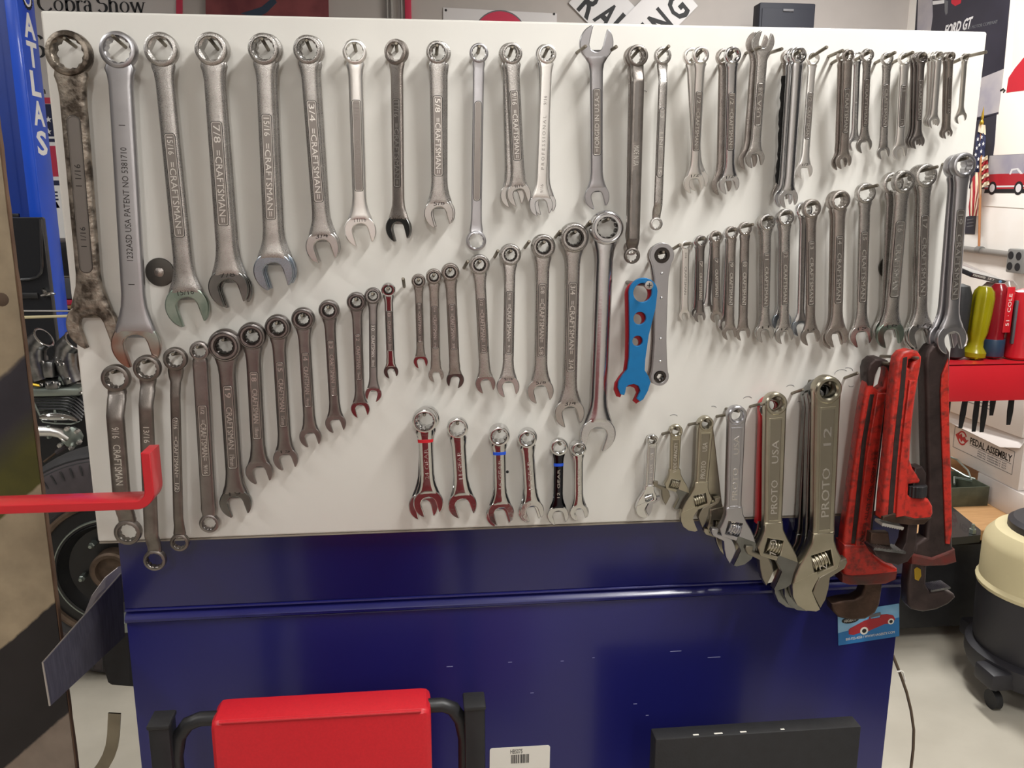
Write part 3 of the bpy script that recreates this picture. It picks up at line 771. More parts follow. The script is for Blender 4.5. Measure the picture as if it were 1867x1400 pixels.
a = dict(p0=(1755, 301), p1=(1733, 617), R=22, ws=25, wj=59, o0=.046, o1=.046, fin='flatgrey', label='largest front wrench at the right end of the rising row, jaw over the board edge', panel=(380, 543), text=[('19', .05, .16), ('CRAFTSMAN', .27, .95)], tip=.056, jawm='flatgrey')
combo(**a); stack(1, a, (-12, 3), (-15, -2), .017, .012, ['rear wrench behind the largest one at the right end of the rising row'])

# ------------------------------------------------------------------ offset box wrenches at lower left
dbox((212, 689), (234, 969), 24, 23.5, 30, .022, .022, 'darksteel', 'large offset box wrench crossed by the red bar, leftmost on the board', off=.014, tip=.034, text=[('9/16', .29, .36), ('CRAFTSMAN', .40, .66), ('USA', .72, .80)], neck=1.0, bend=(1.5, 2.6), ratio=.66)
dbox((269, 671), (283, 1020), 22.5, 19.5, 24, .036, .030, 'darksteel', 'deep offset box wrench whose lower ring hangs below the board, behind red hook', off=.012, tip=.05, text=[('13/16', .28, .36)], neck=.92, bend=(1.7, 2.7), ratio=.70)
dbox((320, 654), (328, 988), 20, 16.5, 17, .026, .022, 'darksteel', 'slender offset box wrench right of the red hook', off=.005, tip=.038, panel=(755, 890), text=[('7/16', .03, .15), ('=CRAFTSMAN=', .25, .8), ('1/2', .88, .97)], neck=1.0, bend=(2.0, 3.0), rnd=.5, ratio=.66, floor='grime_dark')
dbox((364, 639), (382, 953), 16.5, 17.5, 25, .016, .013, 'gunmetal', 'wide flat box wrench with a framed brand plate, left of the ratchet wrenches', off=.0, tip=.028, panel=(735, 863), text=[('1/2', .03, .12), ('=CRAFTSMAN=', .2, .78), ('9/16', .84, .97)], flat=True, neck=1.0, bend=(1.6, 2.0), ratio=.66)

# ------------------------------------------------------------------ ratchet wrenches rising to the middle
RK = dict(ratchet=True, group='ratcheting wrenches on the board', name='ratchet_wrench', floor='grime_dark')
RAT = [  # ring, jaw, R, shank, jaw width, panel, size, finish, label
    ((411, 629), (430, 916), 28, 28, 56, (700, 850), '19', 'gunmetal', 'largest ratchet wrench at the left end of the rising ratchet row', 'jaw_dark', 1),
    ((460, 612), (473, 859), 23.5, 25, 48, (675, 797), '18', 'gunmetal', 'second ratchet wrench of the left rising row, plain grey jaw', None, 1),
    ((507, 596), (521, 836), 22, 23, 44, (658, 775), '15', 'gunmetal', 'third ratchet wrench of the left rising row', None, 1),
    ((553, 581), (566, 796), 20, 21, 39, (641, 739), '14', 'gunmetal', 'fourth ratchet wrench of the left rising row', None, 1),
    ((600, 565), (612, 771), 18, 19, 37, (619, 719), '13', 'gunmetal', 'fifth ratchet wrench of the left rising row', None, 1),
    ((650, 550), (657, 745), 17, 17, 34, (608, 690), '12', 'gunmetal', 'sixth ratchet wrench, jaw low over its right neighbour', 'chrome', 1),
    ((680, 539), (681, 718), 15, 15, 30, (591, 668), '10', 'gunmetal', 'seventh ratchet wrench, touching the sixth', 'chrome', -1),
    ((708, 528), (713, 677), 12.5, 15, 26, (566, 638), '8', 'chrome', 'small dark shiny ratchet wrench at the end of the left rising row', 'jaw_dark', 1),
    ((763, 512), (767, 659), 12.5, 14, 26, (552, 622), '1/4', 'satin_warm', 'first and smallest ratchet wrench right of the lone pin', 'chrome', 1),
    ((791, 504), (795, 683), 14, 17, 28, (557, 633), '5/16', 'satin_warm', 'middle ratchet wrench of the three small ones right of the lone pin', None, 1),
    ((821, 496), (830, 692), 16, 19, 32, (553, 635), '3/8', 'satin_warm', 'third small ratchet wrench with dull grey jaw turned right', 'jaw_dark', -1),
    ((874, 482), (885, 699), 18, 20, 37, (542, 641), '1/2', 'satin', 'ratchet wrench with pink tinted jaw touching its right neighbour', None, 1),
    ((930, 464), (926, 704), 19.5, 20, 42, (530, 643), '9/16', 'satin', 'ratchet wrench touching the pink tinted one from the right', None, 1),
    ((990, 449), (985, 712), 21.5, 24, 49, (515, 647), '5/8', 'satin', 'ratchet wrench marked 5/8 on its jaw', None, 1),
    ((1046, 433), (1038, 752), 26, 25, 56, (512, 673), '3/4', 'satin', 'ratchet wrench marked 3/4 beside the biggest polished one', None, 1),
]
for i, (p0, p1, R, ws, wj, pn, sz, fin, lab, jm, mr) in enumerate(RAT):
    left = i < 8
    combo(p0, p1, R, ws, wj, .017, .011 + (.012 if i in (6, 12) else 0), fin, lab, pn,
          [(sz, .03, .14), ('CRAFTSMAN', .25, .76), (sz + ('mm' if left else ''), .83, .97)] if left else [(sz, .03, .13), ('=CRAFTSMAN=', .2, .80), (sz, .86, .97)],
          tip=.03, mir=mr, jawm=jm, jtext=sz if i > 11 or i in (0, 2) else '', **RK)
combo((1105, 415), (1090, 791), 30, 30, 66, .020, .022, 'polished', 'biggest ratchet wrench, smooth polished shank with reddish reflections', None, None, tip=.034, mir=-1, e=2.2, rinf=.60,
      ratchet=True, group='ratcheting wrenches on the board', name='ratchet_wrench')
for (b, t, l) in (((737, 522), (735, 508), 'lone bare pin right of the left ratchet row'), ((846, 488), (853, 476), 'bare pin left of the pink tinted ratchet wrench'), ((902, 468), (908, 457), 'bare pin between the two touching ratchet wrenches'),
                  ((957, 451), (965, 440), 'bare pin left of the 5/8 ratchet wrench'), ((1013, 432), (1022, 421), 'bare pin just left of the second biggest ratchet wrench'), ((1068, 414), (1076, 404), 'bare pin left of the biggest polished ratchet wrench'),
                  ((1225, 455), (1240, 446), 'bare pin right of the grey ratchet box wrench'), ((1208, 791), (1223, 787), 'bare pin right of the smallest adjustable wrench'), ((1256, 774), (1271, 771), 'bare pin left of the third adjustable wrench'),
                  ((1307, 759), (1325, 756), 'bare pin left of the bluish adjustable wrench'), ((1368, 741), (1387, 736), 'bare pin left of the red handled adjustable wrench'), ((1444, 717), (1464, 710), 'bare pin left of the largest adjustable wrench'), ((1540, 689), (1564, 680), 'bare pin left of the leftmost pipe wrench')):
    q = P(t[0], t[1], -.036)
    nail(P(b[0], b[1], 0), q, l)

# ------------------------------------------------------------------ stubby wrenches
SB = dict(group='stubby wrenches on the board', name='stubby_wrench', e=2.6)
a = dict(p0=(774, 766), p1=(781, 916), R=21, ws=25, wj=52, o0=.030, o1=.024, fin='chrome', label='front stubby wrench with a red band, largest of the short chrome row', text=[('24', .62, .70), ('GEAR', .33, .58)], band=(802, 'red_vinyl'), tip=.036, lm='rim_metal', up=True, **SB)
combo(**a); stack(1, a, (5, -4), (-9, 5), .013, .011, ['rear stubby wrench behind the red banded one'], band=None)
combo((834, 779), (843, 919), 18, 25, 50, .018, .012, 'chrome', 'plain stubby wrench between the red banded and blue banded ones', text=[('11', .60, .66), ('GEAR', .30, .56)], tip=.03, lm='rim_metal', up=True, **SB)
a = dict(p0=(910, 794), p1=(913, 934), R=17.5, ws=21, wj=46, o0=.028, o1=.022, fin='chrome', label='front stubby wrench with a blue band near the drilled hole', text=[('16', .60, .68), ('GEAR', .30, .56)], band=(825, 'lift_blue'), tip=.034, lm='rim_metal', up=True, **SB)
combo(**a); stack(1, a, (0, -4), (-3, 3), .012, .010, ['rear stubby wrench behind the blue banded one near the drilled hole'], band=None)
a = dict(p0=(961, 799), p1=(970, 930), R=16, ws=21, wj=41, o0=.026, o1=.021, fin='chrome', label='front stubby wrench with a red tinted jaw, between two blue banded ones', text=[('13', .62, .70), ('GEAR', .30, .58)], tip=.032, lm='rim_metal', up=True, **SB)
combo(**a); stack(1, a, (1, -3), (-4, 1), .011, .009, ['rear stubby wrench behind the red tinted one'])
combo((1019, 814), (1017, 938), 15, 16, 37, .018, .013, 'chrome', 'black shanked stubby wrench with a blue band', text=[('12', .66, .74), ('GEAR', .32, .6)], band=(846, 'lift_blue'), shank_m='chrome_dark', jawm='chrome', tip=.03, lm='rim_metal', up=True, **SB)
a = dict(p0=(1055, 818), p1=(1055, 933), R=12.5, ws=15, wj=31, o0=.024, o1=.019, fin='chrome', label='front and smallest stubby wrench at the right end of the short row', text=[('10', .66, .74), ('GEAR', .30, .58)], tip=.03, lm='rim_metal', up=True, **SB)
combo(**a); stack(1, a, (-3, -2), (2, 0), .010, .008, ['rear stubby wrench behind the smallest one'])
# ------------------------------------------------------------------ ratchet box wrench and the two flat aluminium wrenches
mw, s, L = placed((1206, 465), (1202, 686), .040, .040)
t = thing('ratchet_box_wrench', 'flat grey riveted ratchet box wrench beside the blue aluminium wrench', 'wrench', mw)
R0, R1, w = 22 * s, 17 * s, 11.5 * s


def waist(R0, R1, w, L, n=16):
    pts = [(R0 * math.cos(a), R0 * math.sin(a)) for a in [math.radians(-35 + 250 * k / n) for k in range(n + 1)]]
    left = [(-R0 * .72, -R0 * .9), (-w * 1.1, -R0 * 1.75), (-w, -L * .35), (-w * .95, -L * .7), (-R1 * .8, -L + R1 * 1.1)]
    bot = [(R1 * math.cos(a), -L + R1 * math.sin(a)) for a in [math.radians(150 + 240 * k / n) for k in range(n + 1)]]
    right = [(R1 * .8, -L + R1 * 1.1), (w * .95, -L * .7), (w, -L * .35), (w * 1.1, -R0 * 1.75), (R0 * .72, -R0 * .9)]
    return pts + left + bot + right


M().plate([waist(R0, R1, w, L), circ(0, 0, R0 * .62, 32)[::-1], circ(0, -L, R1 * .66, 32)[::-1]], -.0035, .0035, .0005).obj('side_plate', 'flatgrey', t)
for R, c in ((R0, (0, 0)), (R1, (0, -L))):
    m = M(); gear(m, R * .62, R * .36, .0045, c, pts=6 if R == R1 else 12); m.obj('ratchet_gear', 'dark_gear', t)
for py in (497, 541, 615, 657):
    v = L * (py - 465) / (686 - 465)
    M().lathe([(2.6 * s, .0030), (2.4 * s, .0040), (1.4 * s, .0049), (.0001, .0052)], 14, T=T_((-.2 * s, -v, 0))).obj('rivet', 'bright', t)
hang_pin(mw, R0 * .36, .040, .050, 'steel pin carrying the flat grey ratchet box wrench')
mwb = mw.copy()
t2 = thing('ratchet_box_wrench', 'rear ratchet box wrench barely showing behind the flat grey one', 'wrench', placed((1202, 467), (1196, 680), .028, .020)[0])
M().plate([waist(R0, R1, w, L), circ(0, 0, R0 * .6, 32)[::-1], circ(0, -L, R1 * .6, 32)[::-1]], -.0035, .0035, .0005).obj('side_plate', 'satin_warm', t2)


def an_wrench(dx, dy, o, m, label):
    mw, s, L = placed((1169 + dx, 532 + dy), (1160 + dx, 715 + dy), o, o)
    t = thing('aluminium_wrench', label, 'wrench', mw)
    q = lambda x, y: ((x - 1167) * s, -(y - 532) * s)
    top = [q(1170 + 26 * math.cos(a), 532 - 25 * math.sin(a)) for a in [math.radians(-8 + 190 * k / 18) for k in range(19)]]
    rest = [q(*p) for p in [(1146, 560), (1149, 610), (1150, 650), (1148, 672), (1140, 682), (1133, 694), (1132, 706), (1137, 718), (1144, 720), (1146, 714), (1147, 705), (1152, 701), (1161, 699), (1170, 703), (1174, 712), (1171, 720), (1168, 727), (1174, 732), (1180, 728), (1188, 712), (1192, 696), (1187, 684), (1180, 674), (1180, 655), (1184, 610), (1194, 560)]]
    M().plate([top + rest, circ(*q(1169, 533), 17 * s, 32)[::-1], circ(*q(1166, 579), 11.5 * s, 28)[::-1], circ(*q(1164, 620), 9.5 * s, 28)[::-1]], -.0028, .0028, .0006).obj('wrench_body', m, t)
    return mw, s


mw, s = an_wrench(0, 0, .050, 'blue_anodised', 'blue aluminium spanner with three round holes hung on a thick screw')
an_wrench(-7, 4, .042, 'red_anodised', 'red aluminium spanner behind the blue one on the thick screw')
ctr = mw.translation
sc = thing('hanging_screw', 'thick screw with cross slot holding the blue and red aluminium spanners', 'screw', FRONT((ctr.x, 0, ctr.z + .0095)))
M().tube([(-.008, -.002, -.004), (.006, .001, .062)], .0028, 12).obj('screw_shaft', 'darksteel', sc)
M().lathe([(.0028, .062), (.0056, .0655), (.0056, .067), (.0001, .0676)], 20, T=T_((.006, .001, 0))).obj('screw_head', 'satin', sc)
m = M(); m.box((.006, .001, .0677), (.0062, .0011, .0006), T=None); m.box((.006, .001, .0677), (.0011, .0062, .0006)); m.obj('cross_slot', 'ink', sc)


# ------------------------------------------------------------------ adjustable wrenches
# outline of the largest one, in pixels from the hanging hole along its axis (x right, y down)
ADJ_BODY = [(-20, 255), (-22, 272), (-31, 292), (-43, 312), (-51, 330), (-56, 350), (-54, 368), (-46, 386), (-30, 398), (-11, 402), (-4, 399), (-12, 382), (-20, 362), (-15, 350), (-8, 338), (26, 326), (33, 306), (24, 288), (19, 272), (18, 255)]
ADJ_JAW = [(-7, 338), (-4, 336), (28, 321), (26, 311), (42, 308), (44, 315), (39, 326), (13, 341), (11, 362), (6, 382), (-3, 398), (-10, 384), (-18, 366), (-14, 352)]


def adjustable(p0, tipp, Rb, wh, wl, o0, o1, fin, pan, label, mir=1, gap=0, text=(), head=1.0, red=False, knurl=True, tip=.05, pin=True, face=None, group='adjustable wrenches on the board'):
    mw, s, L = placed(p0, tipp, o0, o1)
    t = thing('adjustable_wrench', label, 'wrench', mw, group)
    k = head * s; off = L - 402 * k
    tr = lambda pts, dx=0, dy=0: [(mir * (x + dx) * k, -(off + (y + dy) * k)) for x, y in pts]
    R = Rb * s; a, b = wh * s / 2, wl * s / 2
    th = max(.0032, a * .42)
    vend = off + 262 * k
    m = M()
    top = [(R * 1.02 * math.cos(q), R * 1.02 * math.sin(q)) for q in [math.radians(-10 + 200 * i / 20) for i in range(21)]]
    side = lambda sg: [(sg * a, -R * .9), (sg * (a * .6 + b * .4), -vend * .5), (sg * b, -vend * .93), (sg * 20 * k, -vend)]
    ol = top + side(-1) + side(1)[::-1]
    m.plate([ol, circ(0, 0, R * .62, 32)[::-1]], -th, th, th * .35, bres=2)
    hd = m.obj('handle', 'red_paint' if red else fin, t)
    m = M(); ring(m, R * .98, R * .64, th * 1.25, pts=6, n=36)
    # plain round hole
    m = M(); m.lathe([(R * .62, -th * 1.1), (R * .98, -th * 1.1), (R * 1.0, th), (R * .9, th * 1.28), (R * .72, th * 1.28), (R * .62, th * .9)], 36, cap=False); m.obj('hanging_eye', fin, t)
    if pan:
        m = M(); w0, w1 = a * .62, b * .60
        m.plate([[(-w1, -vend * .97), (w1, -vend * .97), (w0, -R * 1.25), (-w0, -R * 1.25)], [(w1 * .86, -vend * .955), (-w1 * .86, -vend * .955), (-w0 * .84, -R * 1.42), (w0 * .84, -R * 1.42)]], th * .9, th + .0007, .0002)
        m.obj('raised_border', fin, hd)
        m = M(); m.plate([[(-w1 * .9, -vend * .96), (w1 * .9, -vend * .96), (w0 * .9, -R * 1.3), (-w0 * .9, -R * 1.3)]], th * .9, th + .0001); m.obj('handle_panel', pan, hd)
        for (q, u0, u1) in text:
            v0, v1 = L * u0, L * u1
            M().text(q, v1 - v0, a * .62, .0006, T_((0, -(v0 + v1) / 2, th + .0003)) @ Rz(PI / 2)).obj('lettering', 'rim_metal', hd)
    th2 = th * 1.15
    win = [(-22, 296), (12, 288), (18, 318), (-14, 330)]
    M().plate([tr(ADJ_BODY), tr(win)], -th2, th2, th2 * .22).obj('fixed_jaw', fin, t)
    M().plate([tr([(-55, 345), (-12, 326), (-8, 338), (-15, 350), (-20, 362), (-12, 382), (-4, 399), (-11, 402), (-30, 398), (-46, 386), (-54, 368)])], th2 * .8, th2 + .0004, .0002).obj('jaw_flat', face or fin, t)  # darker face metal on some jaws paints in a dark reflection
    g = gap / head
    M().plate([tr(ADJ_JAW, g * .92, -g * .42)], -th2 * .82, th2 * .97, th2 * .2).obj('movable_jaw', pan or fin, t)
    # knurled worm
    m = M(); c = Vector(tr([(-3, 310)])[0] + (0,)); ax = Vector((mir * .94, .34, 0)).normalized()
    n = 5; Lw = 31 * k; rw = 15 * k; prof = []
    for i in range(n):
        z = -Lw / 2 + Lw * i / n; d = Lw / n
        prof += [(rw * .78, z), (rw * .80, z + d * .15), (rw, z + d * .35), (rw, z + d * .65), (rw * .80, z + d * .85)]
    rot = ax.to_track_quat('Z', 'Y').to_matrix().to_4x4()
    sc = Matrix.Diagonal((1, 1, 1, 1))
    m.lathe(prof, 20, T=T_(c) @ rot @ Matrix.Diagonal((min(1, th2 * 1.15 / rw), 1, 1, 1)) if False else T_(c) @ rot)
    # keep the worm inside the head thickness
    m.v = [(x, y, max(-th2 * 1.05, min(th2 * 1.12, z * th2 * 1.12 / rw))) for x, y, z in m.v]
    m.obj('adjusting_worm', fin if fin != 'pipe_dark' else 'satin', t)
    if pin: hang_pin(mw, R * .62, o0, tip, pin_label(label), ang=10)
    return t


adjustable((1189, 801), (1181, 942), 9, 16, 15, .022, .012, 'chrome', 'flatgrey', 'smallest adjustable wrench at the left end of the adjustable row', 1, 2, [('USA', .16, .24), ('TOOL', .30, .42), ('4 IN', .47, .55)], head=.40, tip=.034)
adjustable((1232, 785), (1226, 927), 11, 18, 16, .024, .016, 'nickel', 'nickel_panel', 'short adjustable wrench with a gaping jaw turned left, second in its row', -1, 16, [('WIDE CAPACITY', .14, .52)], head=.50, tip=.036, face='jaw_dark')
adjustable((1286, 771), (1272, 966), 12.5, 27, 22, .026, .022, 'nickel', 'nickel_panel', 'warm nickel adjustable wrench, third in its row, jaw slightly open', 1, 9, [('USA', .17, .25), ('PROTO', .34, .50), ('706', .58, .66)], head=.62, tip=.038)
adjustable((1284, 774), (1316, 1012), 13, 26, 22, .012, .008, 'nickel', None, 'rear adjustable wrench whose jaw tip shows under the bluish one', -1, 0, head=.62, pin=False)
adjustable((1342, 756), (1332, 1030), 16.5, 30, 27, .040, .040, 'flatgrey', 'flatgrey', 'bluish grey adjustable wrench, fourth in its row', -1, 7, [('USA', .13, .25), ('PROTO', .34, .55), ('708', .67, .78)], head=.75, tip=.05, face='jaw_dark')
adjustable((1412, 735), (1404, 1073), 19.5, 38, 33, .032, .047, 'nickel', 'nickel_panel', 'large nickel adjustable wrench hanging in front of a red handled one', -1, 14, [('USA', .19, .31), ('PROTO', .40, .58), ('710', .72, .81)], head=.86, tip=.05, face='jaw_dark')
adjustable((1402, 742), (1388, 1060), 19, 34, 30, .014, .014, 'chrome', None, 'red handled adjustable wrench behind the large nickel one', -1, 0, head=.80, red=True, pin=False)
adjustable((1506, 709), (1494, 1108), 23, 44, 38, .052, .048, 'nickel', 'nickel_panel', 'largest nickel adjustable wrench in front of two darker ones', 1, 0, [('12', .16, .24), ('PROTO', .34, .56), ('712', .78, .86)], head=1.0, tip=.062)
adjustable((1494, 716), (1477, 1108), 23, 40, 36, .034, .028, 'jaw_dark', None, 'middle dark adjustable wrench behind the largest nickel one', 1, 0, head=.96, pin=False)
adjustable((1486, 722), (1458, 1104), 22, 38, 34, .016, .012, 'jaw_dark', None, 'rear dark adjustable wrench, deepest of the three largest ones', 1, 0, head=.96, pin=False)


# ------------------------------------------------------------------ pipe wrenches (outlines in board pixels relative to the hanging loop)
def pw(p0, p1, o0, o1, label):
    mw, s, L = placed(p0, p1, o0, o1)
    t = thing('pipe_wrench', label, 'wrench', mw, 'pipe wrenches at the right end')
    inv = mw.inverted()

    def q(x, y):
        f = (y - p0[1]) / (p1[1] - p0[1]); a = inv @ P(x, y, -(o0 + (o1 - o0) * f)); return (a.x, a.y)
    return t, mw, s, L, q


def teeth(m, a, b, n, d, z0, z1):
    a, b = Vector(a), Vector(b); nrm = Vector((b.y - a.y, a.x - b.x)).normalized() * d
    pts = []
    for i in range(n):
        pts += [tuple(a + (b - a) * (i / n)), tuple(a + (b - a) * ((i + .5) / n) + nrm)]
    pts += [tuple(b), tuple(b - nrm * 2.2), tuple(a - nrm * 2.2)]
    m.plate([pts], z0, z1)


# left: long red handle, hook jaw at the bottom pointing left
t, mw, s, L, q = pw((1597, 668), (1562, 1050), .036, .024, 'leftmost red pipe wrench with a dark loop and brown hook jaw below')
loop = [(1576, 690), (1575, 672), (1578, 660), (1587, 652), (1599, 651), (1611, 655), (1618, 664), (1619, 676), (1617, 690), (1612, 705)]
left = [(1608, 730), (1605, 760), (1598, 820), (1591, 880), (1585, 940), (1582, 975), (1580, 990), (1530, 990), (1534, 960), (1540, 920), (1548, 860), (1558, 790), (1567, 730), (1572, 705)]
slot = [(1587, 702), (1590, 680), (1595, 668), (1603, 664), (1611, 667), (1609, 682), (1604, 702), (1595, 708)]
M().plate([[q(*p) for p in loop + left], [q(*p) for p in slot]], -.009, .011, .004, bres=2).obj('handle', 'pipe_red', t)
M().plate([[q(*p) for p in [(1575, 700), (1574, 672), (1578, 659), (1587, 651), (1599, 650), (1611, 654), (1619, 664), (1620, 678), (1613, 680), (1611, 667), (1603, 664), (1595, 667), (1589, 680), (1585, 700)]]], -.0125, .0125, .003).obj('hanging_loop', 'pipe_dark', t)
for xs in ([(1579, 715), (1586, 715), (1572, 800), (1553, 985), (1545, 985), (1564, 800)],):
    M().plate([[q(*p) for p in xs]], .0095, .0118, .0004).obj('channel', 'pipe_dark', t)
M().plate([[q(*p) for p in [(1590, 712), (1607, 712), (1596, 800), (1577, 975), (1570, 992), (1560, 996), (1551, 990), (1553, 975), (1572, 820)]]], .0095, .0145, .002, bres=2).obj('raised_rib', 'pipe_red', t)
M().plate([[q(*p) for p in [(1612, 706), (1608, 730), (1605, 760), (1598, 820), (1591, 880), (1582, 975), (1577, 985), (1581, 930), (1588, 850), (1595, 790), (1603, 722)]]], .0085, .0116, .0006).obj('bare_edge', 'pipe_dark', t)
a, b = q(1589, 815), q(1562, 985)
ang = math.atan2(a[1] - b[1], a[0] - b[0])
M().text('FORGED ALLOY TOOL CORP U.S.A.', math.hypot(a[0] - b[0], a[1] - b[1]), .0055, .0006, T_(((a[0] + b[0]) / 2, (a[1] + b[1]) / 2, .0152)) @ Rz(ang)).obj('lettering', 'pipe_worn', t)
M().plate([[q(*p) for p in [(1530, 985), (1582, 985), (1585, 1003), (1600, 1017), (1628, 1030), (1626, 1046), (1612, 1054), (1576, 1057), (1545, 1058), (1527, 1052), (1530, 1036), (1529, 1010)]]], -.015, .015, .005, bres=2).obj('heel_housing', 'pipe_red', t)
M().plate([[q(*p) for p in [(1526, 1037), (1545, 1040), (1590, 1037), (1627, 1032), (1624, 1048), (1605, 1056), (1570, 1058), (1540, 1058), (1526, 1053)]]], -.0155, .0165, .003).obj('worn_lip', 'pipe_worn', t)
M().plate([[q(*p) for p in [(1570, 1050), (1604, 1050), (1601, 1075), (1598, 1096), (1590, 1112), (1572, 1123), (1548, 1125), (1524, 1120), (1512, 1108), (1510, 1094), (1530, 1089), (1552, 1087), (1565, 1080), (1570, 1066)]]], -.011, .011, .004, bres=2).obj('hook_jaw', 'pipe_brown', t)
hang_pin(mw @ T_((.003, .004, 0)), .004, .036, .064, 'steel pin through the loop of the leftmost red pipe wrench', ang=9)

# middle: head with toothed jaw, adjusting nut and hook jaw
t, mw, s, L, q = pw((1652, 655), (1632, 1010), .072, .082, 'middle red pipe wrench with a dark nut and toothed jaws')
H = [(1626, 668), (1629, 650), (1638, 639), (1652, 635), (1666, 638), (1673, 648), (1672, 664), (1667, 690), (1662, 720), (1657, 760), (1653, 810), (1652, 835), (1657, 850), (1664, 860), (1671, 872), (1668, 878), (1650, 879), (1649, 899), (1672, 904), (1686, 906), (1693, 918), (1694, 932), (1688, 944), (1674, 951), (1650, 951), (1625, 948), (1600, 941), (1603, 900), (1608, 850), (1614, 790), (1620, 720)]
sl = [(1648, 668), (1650, 654), (1658, 650), (1662, 655), (1655, 660), (1652, 669)]
M().plate([[q(*p) for p in H], [q(*p) for p in sl]], -.009, .011, .004, bres=2).obj('handle', 'pipe_red', t)
M().plate([[q(*p) for p in [(1638, 650), (1646, 648), (1640, 720), (1632, 790), (1625, 870), (1620, 940), (1611, 938), (1616, 870), (1623, 790), (1631, 720)]]], .0095, .0117, .0004).obj('channel', 'pipe_dark', t)
M().plate([[q(*p) for p in [(1648, 690), (1660, 690), (1651, 760), (1646, 830), (1640, 935), (1624, 938), (1630, 850), (1638, 770)]]], .0095, .0145, .002).obj('raised_rib', 'pipe_red', t)
M().plate([[q(*p) for p in [(1601, 936), (1622, 930), (1640, 935), (1660, 940), (1690, 938), (1676, 951), (1650, 952), (1625, 949), (1600, 943)]]], -.0125, .0130, .002).obj('worn_lip', 'pipe_brown', t)
m = M(); teeth(m, q(1601, 953), q(1640, 961), 9, .0016, -.010, .010); m.obj('heel_jaw_teeth', 'teeth_light', t)
M().plate([[q(*p) for p in [(1662, 850), (1676, 848), (1683, 860), (1681, 890), (1668, 950), (1665, 985), (1662, 1004), (1650, 1020), (1632, 1027), (1610, 1022), (1592, 1010), (1585, 998), (1588, 992), (1638, 1000), (1645, 985), (1650, 950)]]], -.0125, .0085, .002).obj('hook_jaw', 'pipe_dark', t)
m = M(); teeth(m, q(1643, 1000), q(1585, 993), 10, .0014, -.0135, .0130); m.obj('hook_jaw_teeth', 'castmetal', t)
M().plate([[q(*p) for p in [(1590, 972), (1622, 972), (1626, 997), (1588, 994)]]], -.016, -.002, .002).obj('jaw_insert', 'pipe_brown', t)
m = M(); c = q(1667, 892); prof = []
for i in range(7): prof += [(.0125, -.0105 + .003 * i), (.0140, -.0095 + .003 * i)]
rings = []
for k in range(36):
    pass
n = 40; rr = []
for zz in (-.0085, -.0075, .0075, .0085):
    r0 = .0125 if abs(zz) > .008 else .0142
    rr.append([(c[0] + (r0 + (.0006 if j % 2 else -.0006)) * math.cos(2 * PI * j / n), c[1] + zz, .003 + (r0 + (.0006 if j % 2 else -.0006)) * math.sin(2 * PI * j / n)) for j in range(n)])
m.loft(rr); m.obj('adjusting_nut', 'black_metal', t)
hang_pin(mw @ T_((.004, .001, 0)), .004, .072, .094, 'steel pin through the loop of the middle red pipe wrench', ang=9)

# block of the left wrench's spring housing seen between the two
# right: dark handle with a red flank, jaw pointing right
t, mw, s, L, q = pw((1704, 645), (1697, 1050), .034, .040, 'rightmost dark pipe wrench with a red stripe at the board edge')
H = [(1678, 660), (1681, 640), (1690, 628), (1702, 622), (1716, 626), (1724, 640), (1724, 670), (1723, 720), (1725, 790), (1728, 860), (1729, 930), (1729, 985), (1731, 1005), (1733, 1018), (1660, 1026), (1656, 1005), (1662, 985), (1680, 975), (1684, 930), (1683, 860), (1681, 790), (1680, 720)]
M().plate([[q(*p) for p in H]], -.012, .012, .005, bres=2).obj('handle', 'pipe_dark', t)
M().plate([[q(*p) for p in [(1706, 680), (1719, 650), (1720, 700), (1721, 790), (1724, 870), (1726, 960), (1722, 986), (1714, 985), (1712, 940), (1709, 860), (1706, 780), (1704, 710)]]], .0105, .0145, .002).obj('painted_rib', 'pipe_red', t)
M().plate([[q(*p) for p in [(1652, 1002), (1690, 1010), (1716, 1000), (1731, 994), (1734, 1018), (1715, 1024), (1680, 1026), (1652, 1022)]]], -.0145, .0150, .003).obj('heel_housing', 'pipe_worn', t)
M().plate([[q(*p) for p in [(1653, 1018), (1683, 1020), (1681, 1060), (1688, 1072), (1712, 1070), (1733, 1078), (1735, 1084), (1722, 1096), (1700, 1106), (1676, 1110), (1656, 1106), (1648, 1096), (1648, 1060)]]], -.011, .011, .004, bres=2).obj('hook_jaw', 'pipe_dark', t)
m = M(); teeth(m, q(1688, 1070), q(1724, 1064), 10, -.0012, -.012, .0125); m.obj('hook_jaw_teeth', 'castmetal', t)
M().plate([[q(*p) for p in [(1659, 1032), (1664, 1028), (1671, 1032), (1672, 1044), (1667, 1053), (1660, 1050)]]], .0100, .0118, .0006).obj('brass_pin', 'gold', t)
# ------------------------------------------------------------------ left foreground: painted post, red hook, plate
def pix_box(a, b, y0, y1, m, bev=.002):
    """box from world corner a (x,z) to b (x,z) between depths y0,y1"""
    return m.box(((a[0] + b[0]) / 2, (y0 + y1) / 2, (a[1] + b[1]) / 2), (abs(b[0] - a[0]), abs(y1 - y0), abs(b[1] - a[1])), bev)


YPOST = .15
xe = P(70, 850, YPOST).x
t = thing('painted_post', 'beige wooden post with black, olive and dark slanted paint bands at left', 'post', T_((xe - .17, YPOST, 0)))
pm = bpy.data.materials.new('post_paint'); pm.use_nodes = True; MATS['post_paint'] = pm
N, Lk = pm.node_tree.nodes, pm.node_tree.links
bs = N['Principled BSDF']; bs.inputs['Roughness'].default_value = .6
tc = N.new('ShaderNodeTexCoord'); sp = N.new('ShaderNodeSeparateXYZ'); Lk.new(tc.outputs['Object'], sp.inputs[0])


